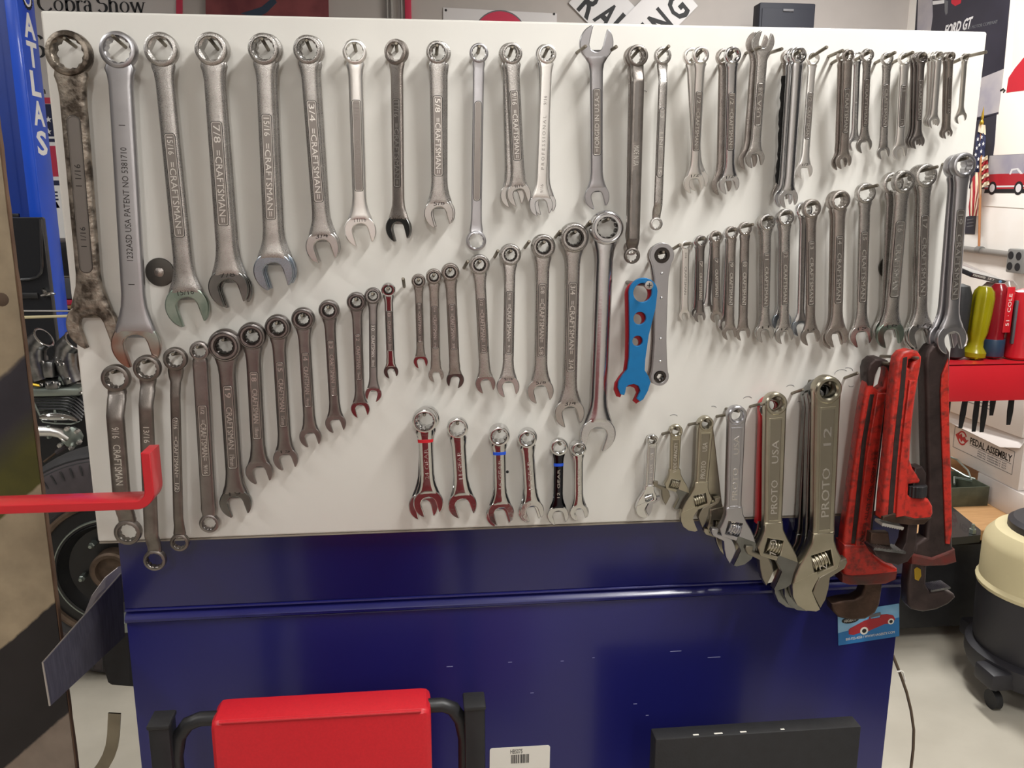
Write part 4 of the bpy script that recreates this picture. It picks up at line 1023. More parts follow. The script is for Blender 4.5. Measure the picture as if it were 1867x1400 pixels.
def mth(op, a, b):
    n = N.new('ShaderNodeMath'); n.operation = op
    for i, v in enumerate((a, b)):
        if isinstance(v, (int, float)): n.inputs[i].default_value = v
        else: Lk.new(v, n.inputs[i])
    return n.outputs[0]


nz = N.new('ShaderNodeTexNoise'); nz.inputs['Scale'].default_value = 45; nz.inputs['Detail'].default_value = 6; Lk.new(tc.outputs['Object'], nz.inputs['Vector'])
qv = mth('SUBTRACT', sp.outputs['Z'], mth('MULTIPLY', sp.outputs['X'], .85))
qv = mth('ADD', qv, mth('MULTIPLY', mth('SUBTRACT', nz.outputs['Fac'], .5), .010))
X0 = xe - .17


def qat(px, py):
    a = P(px, py, YPOST); return a.z - .85 * (a.x - X0)


th = [qat(60, 1400) * .5 + qat(145, 1235) * .5, qat(0, 1200) * .5 + qat(120, 1060) * .5, qat(20, 922) * .5 + qat(95, 868) * .5, qat(20, 850), qat(20, 770), qat(0, 682) * .5 + qat(50, 650) * .5]
lo, hi = th[0] - .3, th[-1] + .3
cr = N.new('ShaderNodeValToRGB'); el = cr.color_ramp.elements
mr = N.new('ShaderNodeMapRange'); mr.inputs['From Min'].default_value = lo; mr.inputs['From Max'].default_value = hi; Lk.new(qv, mr.inputs['Value'])
Lk.new(mr.outputs[0], cr.inputs[0])
beige, black, olive, purple = lin('#a39379'), lin('#211d1e'), lin('#4d4a14'), lin('#2f2b33')
f = lambda v: (v - lo) / (hi - lo)
stops = [(0, lin('#8a7c6f')), (f(th[0]) - .002, lin('#8a7c6f')), (f(th[0]), black), (f(th[1]) - .002, black), (f(th[1]), beige), (f(th[2]) - .002, beige), (f(th[2]), olive), (f(th[3]), olive), (f(th[4]), purple), (f(th[5]) - .002, purple), (f(th[5]), beige), (1, beige)]
el[0].position = 0; el[0].color = stops[0][1]; el[1].position = 1; el[1].color = stops[-1][1]
for p_, c_ in stops[1:-1]:
    e_ = el.new(p_); e_.color = c_
n3 = N.new('ShaderNodeTexNoise'); n3.inputs['Scale'].default_value = 22; n3.inputs['Detail'].default_value = 8; Lk.new(tc.outputs['Object'], n3.inputs['Vector'])
hv = N.new('ShaderNodeHueSaturation'); Lk.new(cr.outputs[0], hv.inputs['Color'])
mv = N.new('ShaderNodeMapRange'); mv.inputs['From Min'].default_value = .3; mv.inputs['From Max'].default_value = .7; mv.inputs['To Min'].default_value = .8; mv.inputs['To Max'].default_value = 1.15
Lk.new(n3.outputs['Fac'], mv.inputs['Value']); Lk.new(mv.outputs[0], hv.inputs['Value']); Lk.new(hv.outputs[0], bs.inputs['Base Color'])
M().box((0, .006, 1.25), (.34, .012, 2.5), .0015).obj('painted_face', 'post_paint', t)
m = M(); rnd = random.Random(4); rings = []
for k in range(90):
    z = 2.5 * k / 89; j = rnd.uniform(-.0015, .0025)
    rings.append([(.1702, .001 - j * .3, z), (.1712 + j * .5, .002, z), (.1716 + j * .5, .010, z), (.1702, .012, z)])
m.loft(rings); m.obj('splintered_edge', 'raw_wood', t, sharp=20)
M().box((-.12, .05, .02), (.2, .3, .04), .004).obj('foot', 'raw_wood', t)
h = P(3, 546, YPOST)
M().lathe([(.0001, .001), (.008, .001), (.010, .0004), (.010, 0)], 16, T=T_((-(xe - .17), -YPOST, 0)) @ FRONT((h.x, YPOST, h.z))).obj('bolt_hole', 'rust', t)

YH = -.25
# flat bar bent upwards at its end
def hookpts():
    a = P(0, 925, YH); b = P(268, 910, YH); c = P(269, 826, YH)
    return a, b, c


a, b, c = hookpts(); thk = .0100; wid = .033
xr_ = P(277, 860, YH).x; zt = P(270, 826, YH).z; zb = P(120, 934, YH).z
xin = xr_ - thk
R = .020
prof = []
cx, cz = xr_ - R, zb + R
outer = [(-1.0, zb)] + [(cx + R * math.cos(q), cz + R * math.sin(q)) for q in [math.radians(-90 + 90 * k / 8) for k in range(9)]] + [(xr_, zt)]
ri = R - thk
inner = [(xin, zt)] + [(cx + ri * math.cos(q), cz + ri * math.sin(q)) for q in [math.radians(0 - 90 * k / 8) for k in range(9)]] + [(-1.0, zb + thk)]
t = thing('red_hook_arm', 'red painted flat bar with upturned end crossing in front of the box wrenches', 'hook', T_((0, 0, 0)))
M().plate([outer + inner], -wid / 2, wid / 2, .0012, T=frame((0, YH + wid / 2, 0), (1, 0, 0), (0, 0, 1))).obj('bent_bar', 'red_paint', t)
M().box((-1.0, YH + wid / 2, zb - .3), (.05, .05, .9), .004).obj('upright', 'red_paint', t)
M().box((-1.0, YH + wid / 2, .02), (.3, .4, .04), .004).obj('foot_plate', 'red_paint', t)
M().box((-1.0, YH + wid / 2, .42), (.05, .05, .8), .004).obj('lower_post', 'red_paint', t)

# aluminium strip clamped to the cart's left side
A, B, C, D = P(80, 1208, -.10), P(93, 1286, -.10), P(228, 1160, .15), P(222, 1046, .15)
t = thing('aluminium_plate', 'scuffed aluminium strip leaning out from the left side of the cart', 'plate', T_(A))
nr = (D - A).cross(B - A).normalized() * .003
m = M(); pts = [A, B, C, D]
m.loft([[tuple(p - A) for p in pts], [tuple(p - A + nr) for p in pts]])
m.obj('plate', 'aluminium', t)
m = M(); m.tube([tuple(p - A + nr * .5) for p in (D, A, B)], .0013, 8); m.obj('bright_edge', 'alu_edge', t)
A2, D2, C2 = P(140, 1140, .02), P(222, 1028, .2), P(224, 1090, .2)
q = [P(150, 1128, .10), P(166, 1088, .12), P(190, 1055, .15), P(214, 1036, .18), P(222, 1034, .2), P(224, 1058, .2), P(200, 1084, .16)]
t = tag(M().loft([[tuple(p) for p in q], [tuple(p + Vector((0, .004, .001))) for p in q]]).obj('plastic_sheet', 'carton'), 'pale curved plastic sheet wedged above the aluminium strip', 'sheet')
q = [(178, 1158), (196, 1150), (236, 1146), (240, 1150), (244, 1254), (203, 1251), (195, 1246), (186, 1216)]
c0 = P(205, 1200, .20)
inv = FRONT(c0).inverted()
f2 = lambda px, py: tuple((inv @ P(px, py, .20)))[:2]
t = bpy.data.objects.new('rubber_bumper', None); COL.objects.link(t); t.parent = cart; t.matrix_local = FRONT(c0)
M().plate([[f2(*p) for p in q]], -.12, 0, .006).obj('bumper_block', 'black_rubber', t)
M().plate([[f2(*p) for p in [(196, 1146), (238, 1132), (238, 1152), (198, 1156)]]], -.05, .002, .001).obj('mount_tab', 'galv', t)

# curved steel strap at the lower left, standing on the floor
base = P(196, 1360, .12)
pth = []
for px, py in ((209, 1300), (208, 1320), (207, 1340), (204, 1360), (198, 1378), (188, 1396), (170, 1420), (140, 1445)):
    pth.append(P(px, py, .12))
z0 = pth[-1]
pth += [Vector((z0.x - .05, .12, z0.z - .10)), Vector((z0.x - .06, .12, .25)), Vector((z0.x - .06, .12, .004))]
m = M(); rings = []
for i, p in enumerate(pth):
    tdir = (pth[min(i + 1, len(pth) - 1)] - pth[max(i - 1, 0)]).normalized()
    sd = Vector((-tdir.z, 0, tdir.x)); w = .0095; th_ = Vector((0, .0016, 0))
    rings.append([tuple(p + sd * w - th_), tuple(p - sd * w - th_), tuple(p - sd * w + th_), tuple(p + sd * w + th_)])
m.loft(rings); tag(m.obj('steel_strap', 'steel_strap'), 'bent bare steel strap standing up at the lower left beside the cart', 'strap')

# ------------------------------------------------------------------ bottom edge: red padded stool and black pad
YS = -.22
t = thing('padded_stool', 'stool with a red vinyl pad and black tube frame in front of the cart', 'stool', T_((P(580, 1300, YS).x, YS, 0)))
ox = P(580, 1300, YS).x
g = lambda px, py, y=YS: (P(px, py, y).x - ox, P(px, py, y).y - YS, P(px, py, y).z)
pa, pb = g(381, 1336), g(786, 1312); ztop = (pa[2] + pb[2]) / 2 + .012
m = M(); bm = bmesh.new(); bmesh.ops.create_cube(bm, size=1)
pw_, ph_, pd_ = pb[0] - pa[0], .42, .055
for v in bm.verts: v.co = Vector((v.co.x * pw_ + (pa[0] + pb[0]) / 2, v.co.y * pd_ + .03, v.co.z * ph_ + ztop - ph_ / 2))
bmesh.ops.bevel(bm, geom=bm.edges[:], offset=.012, segments=3, profile=.6, affect='EDGES')
bm.verts.index_update(); m.add([tuple(v.co) for v in bm.verts], [tuple(v.index for v in f.verts) for f in bm.faces]); bm.free()
pad = m.obj('seat_pad', 'red_vinyl', t)
m = M(); e_ = .003
m.tube([(pa[0] + .012, .003, ztop - .001), (pb[0] - .012, .003, ztop - .001)], .002, 8); m.obj('piping', 'red_vinyl', pad)
hz = ztop - .006
for sx, px0, px1, pyt, nm in ((-1, 262, 302, 1338, 0), (1, 848, 886, 1302, 1)):
    u0, u1 = g(px0, pyt), g(px1, pyt)
    xm = (u0[0] + u1[0]) / 2
    M().box((xm, .028, u0[2] / 2), (u1[0] - u0[0], .030, u0[2]), .003).obj('leg', 'black_metal', t)
    M().box((xm, .028, u0[2] - .001), (u1[0] - u0[0] + .002, .034, .006), .002).obj('leg_cap', 'black_rubber', t)
    xi = pa[0] if sx < 0 else pb[0]
    x_in = xm - sx * .012
    arc = [(xi - sx * .02, .03, hz - .006), (xi + (x_in - xi) * .35, .03, hz - .006), (xi + (x_in - xi) * .65, .03, hz - .012), (xi + (x_in - xi) * .88, .03, hz - .028), (x_in, .03, hz - .055), (x_in, .03, hz - .10)]
    M().tube(arc, .009, 12).obj('bent_tube', 'black_metal', t)
    M().box((xm, .33, .35), (.03, .03, .70), .003).obj('leg', 'black_metal', t) if False else None
M().box((0, .03, ztop - .50), (.36, .025, .03), .004).obj('cross_rail', 'black_metal', t)

YB2 = -.16
a, b = P(1195, 1345, YB2), P(1570, 1326, YB2)
t = thing('black_pad_board', 'thick black padded board standing at the lower right in front of the cart', 'board', T_(((a.x + b.x) / 2, YB2, 0)))
hh = (a.z + b.z) / 2; ww = b.x - a.x
M().box((0, .012, hh - .16), (ww, .026, .32), .0022, 2).obj('board_panel', 'black_rubber', t)
rnd = random.Random(9)
for k in range(4):
    M().box((-ww * .3 + k * ww * .13 + rnd.uniform(-.01, .01), .004, hh - .0002), (rnd.uniform(.005, .013), .003, .0009), .0003).obj('chipped_spot', 'label_white', t)
for dx in (-ww * .42, ww * .42):
    M().box((dx, .014, (hh - .3) / 2), (.025, .022, hh - .3), .003).obj('leg', 'black_metal', t)

# brown cable with a white tie at the right side of the cart
pth = [P(x, y, .16) for x, y in ((1628, 1195), (1636, 1215), (1644, 1236), (1653, 1262), (1661, 1295), (1666, 1330), (1665, 1365), (1661, 1400), (1652, 1440), (1640, 1480))]
e0 = pth[-1]; pth += [Vector((e0.x - .01, .16, .2)), Vector((e0.x + .02, .16, .01))]
t = thing('brown_cable', 'brown cable hanging in a bow beside the right edge of the cart', 'cable', T_((0, 0, 0)))
M().tube(pth, .0027, 8).obj('cable', 'cable_brown', t)
p1 = P(1641, 1226, .157)
M().tube([p1 + Vector((-.006, 0, .002)), p1 + Vector((0, -.003, .005)), p1 + Vector((.006, 0, 0)), p1 + Vector((.012, 0, -.018))], .0016, 6).obj('cable_tie', 'label_white', t)

# ------------------------------------------------------------------ red rack with screwdrivers behind the right edge of the board
YR = .16
a, b = P(1727, 700, YR), P(1867, 700, YR)
zt_, zb_ = P(1790, 664, YR).z, P(1790, 731, YR).z
x1 = b.x + .10
t = thing('screwdriver_rack', 'red metal rack behind the right edge of the board holding screwdrivers', 'rack', T_((0, 0, 0)))
xl_ = 1.205
M().box(((xl_ + x1) / 2, YR + .001, (zt_ + zb_) / 2), (x1 - xl_, .002, zt_ - zb_), .0004).obj('front_lip', 'red_paint', t)
HOLES = [(1746, .05), (1775, .045), (1807, .05), (1852, .045), (1728, .09), (1790, .10), (1825, .095)]
DR = [(1775, .045), (1808, .050), (1739, .052), (1856, .040), (1731, .105), (1793, .105), (1822, .105)]
M().plate([[(xl_, YR), (x1, YR), (x1, YR + .13), (xl_, YR + .13)]] + [circ(P(q_, 640, YR + y_).x, YR + y_, .0085, 14)[::-1] for q_, y_ in DR], zt_ - .002, zt_).obj('shelf', 'red_paint', t)
M().box(((xl_ + x1) / 2 - .06, YR + .131, zt_ - .02), (x1 - xl_ + .12, .002, .05)).obj('back_lip', 'red_paint', t)
M().box((1.17, YR + .18, (ZB - .03 + zt_) / 2), (.05, .05, zt_ - ZB + .03), .002).obj('bracket', 'red_paint', t)
n2 = M().box((xl_ + .001, YR - .0005, (zt_ * .45 + zb_ * .55)), (.004, .002, .004)).obj('chipped_spot', 'galv', t)
zs = zt_ + .0016


def driver(px, y, hlen, prof, m, label, blade, parts=(), tilt=0, ring_m=None, bladew=.007):
    x = P(px, 640, YR + y).x
    t = thing('screwdriver', label, 'screwdriver', T_((x, YR + y, zs)) @ Matrix.Rotation(tilt, 4, 'Y'), 'screwdrivers in the red rack')
    mm = M(); n = 48; rings = []
    for r, z, fl in prof:
        rings.append([(r * (1 - fl * (.5 + .5 * math.cos(8 * 2 * PI * k / n * 1))) * math.cos(2 * PI * k / n), r * (1 - fl * (.5 + .5 * math.cos(8 * 2 * PI * k / n))) * math.sin(2 * PI * k / n), z * hlen) for k in range(n)])
    mm.loft(rings); mm.obj('handle', m, t)
    b = blade
    mm = M(); r = bladew / 2
    mm.loft([[(s * r, q * r, z) for s, q in ((1, .8), (-1, .8), (-1, -.8), (1, -.8))] for z, r in ((-.001, r), (-b * .6, r))] + [[(s * r * 1.35, q * r * .5, -b * .8) for s, q in ((1, 1), (-1, 1), (-1, -1), (1, -1))], [(s * r * 1.0, q * .0006, -b) for s, q in ((1, 1), (-1, 1), (-1, -1), (1, -1))]])
    mm.obj('blade', 'black_metal', t)
    for (nm, r, z0, z1, pm_) in parts:
        M().lathe([(r, z0 * hlen), (r * 1.02, z0 * hlen + .001), (r * 1.02, z1 * hlen - .001), (r, z1 * hlen)], 24).obj(nm, pm_, t)
    return t


YEL = [(.011, 0, 0), (.019, .03, 0), (.0195, .09, 0), (.013, .17, 0), (.0125, .25, .0), (.0165, .36, .10), (.0180, .60, .12), (.0185, .84, .12), (.016, .93, .05), (.010, .99, 0), (.002, 1.0, 0)]
RED = [(.012, 0, 0), (.0175, .02, .05), (.0175, .26, .08), (.016, .30, 0), (.0175, .36, .05), (.0185, .85, .05), (.016, .93, 0), (.008, 1, 0)]
BLK = [(.012, 0, 0), (.018, .03, 0), (.015, .2, 0), (.018, .4, .05), (.019, .85, .05), (.014, .97, 0), (.003, 1, 0)]
driver(1775, .045, .125, YEL, 'yellow_plastic', 'screwdriver with a fluted clear yellow handle in the red rack', .125, tilt=.06)
d = driver(1808, .050, .128, RED, 'red_clear', 'screwdriver with a dark red handle and blue collar in the red rack', .135, parts=[('blue_collar', .0186, .03, .26, 'dark_blue_plastic')])
M().box((.009, -.0176, .085), (.014, .0015, .078), .0006).obj('handle_label', 'red_paint', d)
M().text('51 · COLE', .055, .006, .0003, T_((.009, -.0184, .085)) @ frame((0, 0, 0), (0, 0, 1), (-1, 0, 0))).obj('lettering', 'label_white', d)
driver(1739, .052, .128, BLK, 'black_rubber', 'screwdriver with a black handle close to the board edge', .115)
d = driver(1856, .040, .120, [(.020, 0, 0), (.0235, .03, 0), (.0225, .15, 0), (.023, .5, 0), (.023, .88, 0), (.018, .96, 0), (.006, 1, 0)], 'tool_red', 'thick screwdriver with a red and grey grip at the right end of the rack', .12)
for k in range(5):
    aa = math.radians(-155 + k * 55)
    M().box((.0226 * math.cos(aa), .0226 * math.sin(aa), .064), (.006, .006, .075), .002).obj('grey_grip', 'grey_plastic', d)
driver(1731, .105, .07, BLK, 'darksteel', 'short brownish handled tool behind the black screwdriver', .12)
driver(1793, .105, .125, RED, 'clear_plastic', 'clear handled screwdriver behind the yellow one', .15)
driver(1822, .105, .128, RED, 'clear_plastic', 'clear handled screwdriver behind the dark red one', .12)
# flat packet lying over the handles
c0 = P(1773, 497, .22); c1 = P(1836, 512, .26)
mw = frame(c0, c1 - c0, (0, -.30, .95))
t = thing('tool_packet', 'black packet with white print and a blue oval lying above the screwdrivers', 'packet', mw)
wl_ = (c1 - c0).length
M().plate([rrect(0, -.008, wl_, 0, .001)], -.10, 0, .0006).obj('packet', 'black_gloss', t)
M().text('SCREWDRIVER', wl_ * .36, .0035, .0003, T_((wl_ * .22, -.0035, .0002))).obj('lettering', 'label_white', t)
M().text('SET', wl_ * .2, .0035, .0003, T_((wl_ * .56, -.0035, .0002))).obj('lettering', 'label_white', t)
M().plate([circ(wl_ * .83, -.004, .0045, ry=.0025)], .0001, .0004).obj('blue_oval', 'sky_card', t)
M().box((c0.x + .03, .26, zs + .06), (.05, .03, .005)) if False else None

# ------------------------------------------------------------------ bench, boxes and vacuum along the right wall
BZ = PZ(1810, 975, 0); YBN = 1.60
bz = P(1810, 966, YBN).z
xb0 = 1.55
t = thing('low_bench', 'low wooden topped bench against the white right-hand wall', 'bench', T_((xb0, YBN, 0)))
M().box(((XR - xb0) / 2, 1.1, bz - .02), (XR - xb0 - .01, 2.2, .04), .003).obj('bench_top', 'wood', t)
M().box(((XR - xb0) / 2, .03, (bz - .04) * .55), (XR - xb0 - .06, .03, (bz - .04) * .8), .003).obj('under_shade_end', 'black_metal', t)  # black sheet standing in for the shade under the bench end
M().box((.06, 1.1, (bz - .04) * .5), (.03, 2.1, (bz - .04) * .98), .003).obj('under_shade_side', 'black_metal', t)  # black sheet in place of the shade along the bench underside
for x in (.06, XR - xb0 - .1):
    for y in (.06, 2.1):
        M().box((x, y, (bz - .04) / 2), (.06, .06, bz - .04), .003).obj('leg', 'black_metal', t)

# black rail lying across the near corner of the bench
q = [(1722, 912), (1788, 966), (1788, 975), (1760, 978), (1722, 981)]
A = [PZ(x, y, bz + .03) for x, y in q]
t = thing('black_rail', 'black painted metal rail with a bolt lying on the bench corner', 'rail', T_(A[0]))
m = M(); m.loft([[tuple(p - A[0] + Vector((0, 0, -.028))) for p in A], [tuple(p - A[0]) for p in A]]); m.obj('rail', 'black_gloss', t)
bp = PZ(1773, 970, bz + .035)
M().lathe([(.012, -.004), (.012, .012), (.006, .012), (.006, .03), (.0001, .03)], 6, T=T_(bp - A[0])).obj('bolt', 'galv', t)

# olive tin tray with a wire
def gbox(c, d, rot): return T_(c) @ Rz(rot)


TX = PZ(1770, 925, bz); r0 = 0.0
a, b = PZ(1738, 924, bz), PZ(1805, 922, bz)
dep = .20; hgt = P(1770, 888, a.y).z - bz
t = thing('tin_tray', 'open olive green metal box with a wire loop on the bench', 'box', T_((a.x, a.y, bz)))
w = (b.x - a.x) * .93
for (c, d) in (((w / 2 - .03, 0, hgt / 2), (w + .06, .004, hgt)), ((w / 2 - .03, dep, hgt / 2), (w + .06, .004, hgt)), ((-.06, dep / 2, hgt / 2), (.004, dep, hgt)), ((w, dep / 2, hgt / 2), (.004, dep, hgt))):
    M().box(c, d, .001).obj('side', 'olive_tin', t)
M().box((w / 2 - .03, dep / 2, .003), (w + .06, dep, .004)).obj('bottom', 'galv', t)
wp = [(w * .1, .03, hgt + .004), (w * .4, .1, hgt + .008), (w * .75, .06, hgt + .006), (w * 1.0, .14, hgt + .02), (w * 1.1, .24, hgt + .035), (w * .8, .27, hgt + .05), (w * .55, .2, hgt + .03), (w * .75, .1, hgt + .01), (w * .95, .08, hgt + .004)]
M().tube(wp, .004, 6).obj('wire', 'galv', t)


def carton(name, label, c, d, rot, front=None, logo=True, side=None):
    t = thing(name, label, 'box', T_(c) @ Rz(rot), 'white pedal cartons on the bench')
    M().box((0, 0, d[2] / 2), d, .002).obj('carton', 'carton', t)
    return t


def logo(parent, cx, cz, s, T):
    m = M()
    rg = circ(0, 0, s, 28); ri = circ(0, 0, s * .78, 28)
    m.plate([rg[2:26] + ri[2:26][::-1]], 0, .0006, T=T @ T_((cx, cz, 0)))
    m.plate([[(-1.5 * s, .1 * s), (-.9 * s, .55 * s), (-.7 * s, .2 * s), (-.2 * s, .6 * s), (0, .1 * s), (.5 * s, .35 * s), (.9 * s, -.05 * s), (1.4 * s, .1 * s), (.8 * s, -.55 * s), (.2 * s, -.2 * s), (-.1 * s, -.6 * s), (-.5 * s, -.15 * s), (-.9 * s, -.5 * s)]], .0003, .0009, T=T @ T_((cx, cz, 0)))
    m.obj('logo', 'logo_red', parent)


# cartons stand against the right side, long label side turned to the left (towards -X)
yN, yF = None, None
LEFTF = lambda x: frame((x, 0, 0), (0, -1, 0), (0, 0, 1))   # on a face looking to -X
A = PZ(1853, 898, bz + .10); B = P(1728, 846, A.y + .55)
xc = A.x
t = carton('pedal_carton', 'thin white carton lying at the bottom of the carton stack', (xc + .19, A.y + .16 - .14, bz), (.38, .42, .105), 0)
fr = frame((-.19 + .03, -.212, .05), (1, 0, 0), (0, 0, 1))
logo(t, .145, .005, .022, fr)
Yc = A.y + .0
t = carton('pedal_carton', 'white carton with a label reading pedal assembly, middle of the stack', (xc + .205, Yc + .33, bz + .1065), (.40, .66, .20), 0)
fc = frame((-.2005, .0, .10), (0, -1, 0), (0, 0, 1)) @ T_((.10, -.01, 0)) @ Matrix.Diagonal((.8, .8, 1, 1))
M().plate([rrect(-.235, -.05, .235, .065, .002), rrect(-.233, -.048, .233, .063, .002)], 0, .0005, T=fc).obj('label_border', 'ink_grey', t)
logo(t, -.165, .018, .038, fc)
M().text('PEDAL ASSEMBLY', .32, .036, .0005, T_((0, 0, 0)) @ fc @ T_((.06, .024, 0)), bold=.02).obj('lettering', 'ink', t)
M().box((.06, 0, 0), (.32, .002, .0005), T=fc).obj('underline', 'ink_grey', t)
for k in range(3):
    M().text('PEDAL ASSEMBLY KIT', .22, .007, .0005, fc @ T_((.08, -.012 - .012 * k, 0))).obj('small_lettering', 'ink_grey', t)
m = M(); m.loft([[(-.203, -.34, .205), (-.203, .33, .205), (-.225, .33, .165), (-.235, -.25, .150), (-.215, -.33, .17)], [(-.200, -.34, .207), (-.200, .33, .207), (-.223, .33, .167), (-.233, -.25, .152), (-.213, -.33, .172)]]); m.obj('open_flap', 'carton', t)
t = carton('pedal_carton', 'upper white carton turned with one corner forward, seen behind screwdriver blades', (xc + .17, Yc + .36, bz + .315), (.40, .70, .23), .06)
fc = frame((-.2005, -.02, .12), (0, -1, 0), (0, 0, 1))
M().text('PEDAL ASSEMBLY', .34, .036, .0005, fc @ T_((.02, .02, 0)), bold=.02).obj('lettering', 'ink', t)
logo(t, -.24, .018, .04, fc)
for k in range(4):
    M().box((.04, -.012 - .014 * k, 0), (.26, .003, .0005), T=fc).obj('print_line', 'ink_grey', t)
fr = frame((0, -.3505, .10), (1, 0, 0), (0, 0, 1))
logo(t, .03, .01, .028, fr)
M().box((.06, -.045, 0), (.09, .012, .0006), T=fr).obj('print_line', 'ink', t)
t = carton('pedal_carton', 'carton at the back of the stack against the white wall', (xc + .22, Yc + .95, bz + .001), (.42, .4, .48), 0)

# shop vacuum
vy = 1.27
v0 = P(1806, 1075, vy); fl = PZ(1830, 1256, 0)
vx = P(1806, 1075, vy).x + .215
zz = lambda py: P(1850, py, vy).z
t = thing('shop_vacuum', 'shop vacuum with cream tank top and dark drum at the right edge', 'vacuum', T_((vx, vy, 0)))
zl, zm, zd = zz(975), zz(1075), zz(1190)
M().lathe([(.20, zd), (.212, zd + .04), (.218, zm - .02), (.218, zm)], 40).obj('drum', 'vac_dark', t)
M().lathe([(.222, zm), (.225, zm + .012), (.216, zm + .024), (.216, zl - .05), (.21, zl - .03), (.185, zl), (.12, zl + .012)], 40).obj('tank_top', 'cream_plastic', t)
M().lathe([(.15, zl + .004), (.150, zl + .028), (.135, zl + .04), (.0001, zl + .045)], 32).obj('lid', 'vac_dark', t)
M().tube([(-.05, -.1, zl + .035), (-.07, -.14, zl + .06), (-.03, -.18, zl + .12), (.05, -.16, zl + .18), (.2, -.1, zl + .22)], .012, 10).obj('power_cord', 'vac_dark', t)
M().box((-.09, -.13, zl + .03), (.05, .03, .03), .006).obj('latch', 'grey_plastic', t)
M().lathe([(.222, zd - .06), (.232, zd - .03), (.232, zd + .01), (.205, zd + .02)], 40).obj('dolly_ring', 'vac_dark', t)
for k in range(4):
    a_ = math.radians(200 + 90 * k)
    x, y = .225 * math.cos(a_), .225 * math.sin(a_)
    ft = M().box((x, y, zd - .03), (.10, .10, .06), .012).obj('caster_arm', 'vac_dark', t)
    M().tube([(x - .012, y, .032), (x + .012, y, .032)], .032, 20).obj('caster', 'black_rubber', ft)
    M().tube([(x, y, .03), (x, y, zd - .03)], .006, 8).obj('caster_stem', 'galv', ft)

# ------------------------------------------------------------------ right-hand wall: posters, flag, conduit, outlet
XW = XR - .001


def wall_plate(name, label, cat, pts, m, th=.002):
    w = [PX(x, y, XW) for x, y in pts]
    c = sum(w, Vector()) / len(w)
    mw = RIGHTWALL((XR, c.y, c.z)); inv = mw.inverted()
    t = thing(name, label, cat, mw)
    f = lambda px, py: tuple(inv @ PX(px, py, XW))[:2]
    M().plate([[f(*p) for p in pts]], 0, th).obj('sheet', m, t)
    return t, f, th


t, f, th = wall_plate('car_poster', 'large dark poster with clouds and slanted sports car lettering on the right-hand wall', 'poster', [(1676, -60), (1860, -105), (1836, 85), (1822, 207), (1790, 217), (1655, 245)], 'poster_dark')
M().plate([[f(*p) for p in [(1676, -40), (1700, -40), (1701, 30), (1697, 60), (1672, 70)]]], th, th + .001).obj('printed_cloud', 'poster_cloud', t)
M().plate([[f(*p) for p in [(1770, 150), (1832, 125), (1822, 204), (1790, 212), (1770, 215)]]], th, th + .001).obj('printed_cloud', 'poster_cloud', t)
a, b = f(1722, 57), f(1774, 40)
M().text('FORD GT', math.hypot(b[0] - a[0], b[1] - a[1]), .058, .001, T_(((a[0] + b[0]) / 2, (a[1] + b[1]) / 2, th + .001)) @ Rz(math.atan2(b[1] - a[1], b[0] - a[0])), bold=.03, shear=.3).obj('lettering', 'sign_white', t)
a, b = f(1758, 53), f(1820, 39)
M().text('FORD MOTOR COMPANY', math.hypot(b[0] - a[0], b[1] - a[1]), .016, .001, T_(((a[0] + b[0]) / 2, (a[1] + b[1]) / 2, th + .001)) @ Rz(math.atan2(b[1] - a[1], b[0] - a[0]))).obj('small_lettering', 'ink_grey', t)
M().plate([[f(*p) for p in [(1735, -20), (1757, -22), (1752, 6), (1742, 11), (1735, 6)]]], th, th + .001).obj('printed_car_nose', 'logo_red', t)
M().plate([[f(*p) for p in [(1700, 2), (1722, 0), (1722, 6), (1700, 9)]]], th, th + .001).obj('printed_stripe', 'sign_white', t)
M().plate([[f(*p) for p in [(1723, 0), (1729, 2), (1728, 24), (1725, 28), (1723, 20)]]], th, th + .001).obj('printed_mirror', 'ink_grey', t)

t, f, th = wall_plate('dark_print', 'dark printed sheet on the wall behind the small flag', 'poster', [(1755, 222), (1817, 208), (1812, 282), (1808, 345), (1740, 342)], 'poster_dark')
t, f, th = wall_plate('white_poster', 'white poster with a red curved shape at the right picture edge', 'poster', [(1845, -20), (1900, -30), (1893, 279), (1812, 283), (1830, 140)], 'poster_paper', .004)
M().plate([[f(*p) for p in [(1867, 106), (1852, 124), (1840, 142), (1838, 154), (1836, 169), (1868, 165), (1894, 160), (1900, 80)]]], th, th + .001).obj('red_shape', 'poster_red', t)
M().plate([[f(*p) for p in [(1853, -20), (1900, -30), (1900, 85), (1867, 106), (1846, 124)]]], th, th + .0006).obj('tan_area', 'poster_tan', t)
M().tube([f(1826, 165) + (th + .001,), f(1831, 162) + (th + .003,), f(1834, 165) + (th + .001,), f(1831, 168) + (th + .001,)], .004, 6).obj('paper_clip', 'ink', t)

t, f, th = wall_plate('car_photo', 'photo of a red convertible in snow on the right-hand wall', 'picture', [(1805, 284), (1890, 279), (1890, 381), (1792, 375)], 'white_sheet', .003)
M().plate([[f(*p) for p in [(1805, 284), (1890, 279), (1890, 328), (1800, 330)]]], th, th + .0006).obj('printed_trees', 'poster_cloud', t)
M().plate([[f(*p) for p in [(1794, 328), (1797, 321), (1806, 318), (1820, 317), (1864, 316), (1897, 317), (1897, 343), (1796, 345)]]], th, th + .001).obj('printed_car', 'car_red', t)
M().plate([[f(*p) for p in [(1841, 318), (1845, 308), (1857, 306), (1866, 317), (1861, 317), (1855, 309), (1847, 311), (1844, 318)]]], th, th + .0012).obj('printed_windscreen', 'sign_white', t)
M().plate([[f(*p) for p in [(1796, 339), (1897, 337), (1897, 340), (1796, 342)]]], th, th + .0012).obj('printed_trim', 'sign_white', t)
